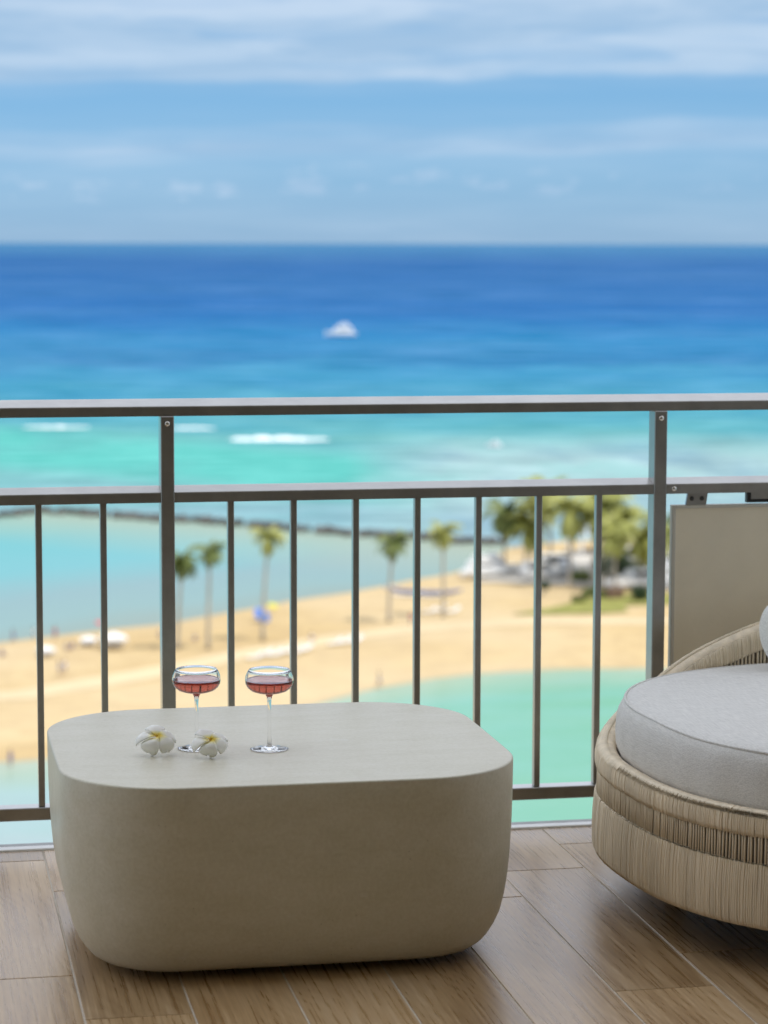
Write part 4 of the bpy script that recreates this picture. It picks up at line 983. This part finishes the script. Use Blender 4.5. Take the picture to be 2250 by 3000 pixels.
# people: one continuous skinned figure each
def person(x, y, rz, pose, shirt, label, h=1.7):
    z = gz(x, y); t = empty('person', (x, y, z), rz, label, 'person', 'people on the beach'); s = h/1.7
    if pose == 'sit':
        J = dict(pel=(0, 0, .18), chest=(0, .06, .52), neck=(0, .05, .68), head=(0, .02, .84), sl=(-.18, .05, .62), el=(-.24, .16, .38), hl=(-.20, .05, .14), sr=(.18, .05, .62), er=(.24, .16, .38), hr=(.20, .05, .14), kl=(-.12, -.40, .42), fl=(-.12, -.62, .08), tl=(-.12, -.78, .05), kr=(.12, -.42, .40), fr=(.12, -.66, .08), tr=(.12, -.82, .05), pl=(-.10, -.02, .17), pr=(.10, -.02, .17))
    else:
        w = .22 if pose == 'walk' else .04
        J = dict(pel=(0, 0, .92), chest=(0, 0, 1.25), neck=(0, 0, 1.44), head=(0, -.02, 1.60), sl=(-.19, 0, 1.38), el=(-.25, w*.5, 1.10), hl=(-.25, w*.2-.08, .84), sr=(.19, 0, 1.38), er=(.25, -w*.5, 1.10), hr=(.25, -w*.6-.08, .85), kl=(-.10, -w, .48), fl=(-.10, -w*.7, .07), tl=(-.10, -w*.7-.16, .04), kr=(.10, w*.4, .48), fr=(.10, w*1.3, .08), tr=(.10, w*1.3-.16, .05), pl=(-.09, 0, .88), pr=(.09, 0, .88))
    names = list(J); E_ = [('pel', 'chest'), ('chest', 'neck'), ('neck', 'head'), ('chest', 'sl'), ('sl', 'el'), ('el', 'hl'), ('chest', 'sr'), ('sr', 'er'), ('er', 'hr'), ('pel', 'pl'), ('pl', 'kl'), ('kl', 'fl'), ('fl', 'tl'), ('pel', 'pr'), ('pr', 'kr'), ('kr', 'fr'), ('fr', 'tr')]
    rad = dict(pel=.125, chest=.135, neck=.055, head=.095, sl=.062, el=.043, hl=.038, sr=.062, er=.043, hr=.038, kl=.06, fl=.042, tl=.032, kr=.06, fr=.042, tr=.032, pl=.085, pr=.085)
    me = bpy.data.meshes.new('body'); me.from_pydata([tuple(c*s for c in J[k]) for k in names], [(names.index(a), names.index(b)) for a, b in E_], [])
    me.materials.append(M_skin); o = link('body', me, None, t)
    sk = o.modifiers.new('skin', 'SKIN'); o.modifiers.new('sub', 'SUBSURF').levels = 1
    for i, k in enumerate(names):
        v = me.skin_vertices[0].data[i]; v.radius = (rad[k]*s,)*2; v.use_root = (k == 'pel')
    # clothes as sleeves of cloth round trunk and hips; hair cap
    V, F = [], []; P = [Vector(J[k])*s for k in ('pel', 'chest', 'neck')]
    tube(V, F, [tuple(P[0]), tuple(P[0].lerp(P[1], .5)), tuple(P[1]), tuple(P[1].lerp(P[2], .6))], [.165*s, .155*s, .18*s, .10*s], 12, cap=False); from_py('shirt', V, F, shirt, t, smooth=True)
    V, F = [], []
    for a, b in (('pl', 'kl'), ('pr', 'kr')):
        p, q = Vector(J[a])*s, Vector(J[b])*s; tube(V, F, [tuple(p+Vector((0, 0, .04))), tuple(p.lerp(q, .6))], [.115*s, .095*s], 10, cap=False)
    from_py('shorts', V, F, M_hull, t, smooth=True)
    bm = bmesh.new(); hd = Vector(J['head'])*s; bmesh.ops.create_icosphere(bm, subdivisions=2, radius=.108*s, matrix=Matrix.Translation(hd+Vector((0, .022, .03))*s))
    from_bm('hair', bm, M_hair, t, smooth=True)
    return t
person(11.0, 274.3, R(30), 'sit', M_hull, 'person in dark shirt sitting alone on the sand at the left')
person(12.8, 287.0, R(90), 'walk', M_hull, 'person in dark shirt walking along the bay edge')
person(15.3, 288.4, R(70), 'stand', M_white, 'person in white shirt standing at the bay edge')
person(17.6, 286.6, R(200), 'stand', M_red, 'person in red shirt standing on wet sand')
person(18.3, 277.3, R(10), 'sit', M_silver, 'person in grey shirt sitting near the small canopy')
person(19.0, 277.9, R(-20), 'sit', M_hull, 'person in dark shirt sitting next to the grey shirted one')
person(16.4, 260.4, R(50), 'walk', M_silver, 'person in grey shirt walking on the open sand')
person(17.0, 261.2, R(60), 'walk', M_white, 'person in white shirt walking behind the grey shirted one')
person(33.2, 280.6, R(0), 'sit', M_silver, 'person in grey shirt sitting behind the two close palms')
person(60.1, 288.0, R(15), 'stand', M_red, 'person in red shirt standing by the path near the canoe')
person(46.6, 279.4, R(15), 'sit', M_white, 'person in white shirt sitting above the short lounger row')
person(29.5, 284.0, R(15), 'sit', M_silver, 'person in grey shirt sitting on the slope to the bay')
person(9.4, 219.6, R(40), 'stand', M_hull, 'person in dark shirt standing at the lagoon edge')
person(49.2, 252.0, R(80), 'walk', M_silver, 'person in grey shirt strolling beside the lagoon')
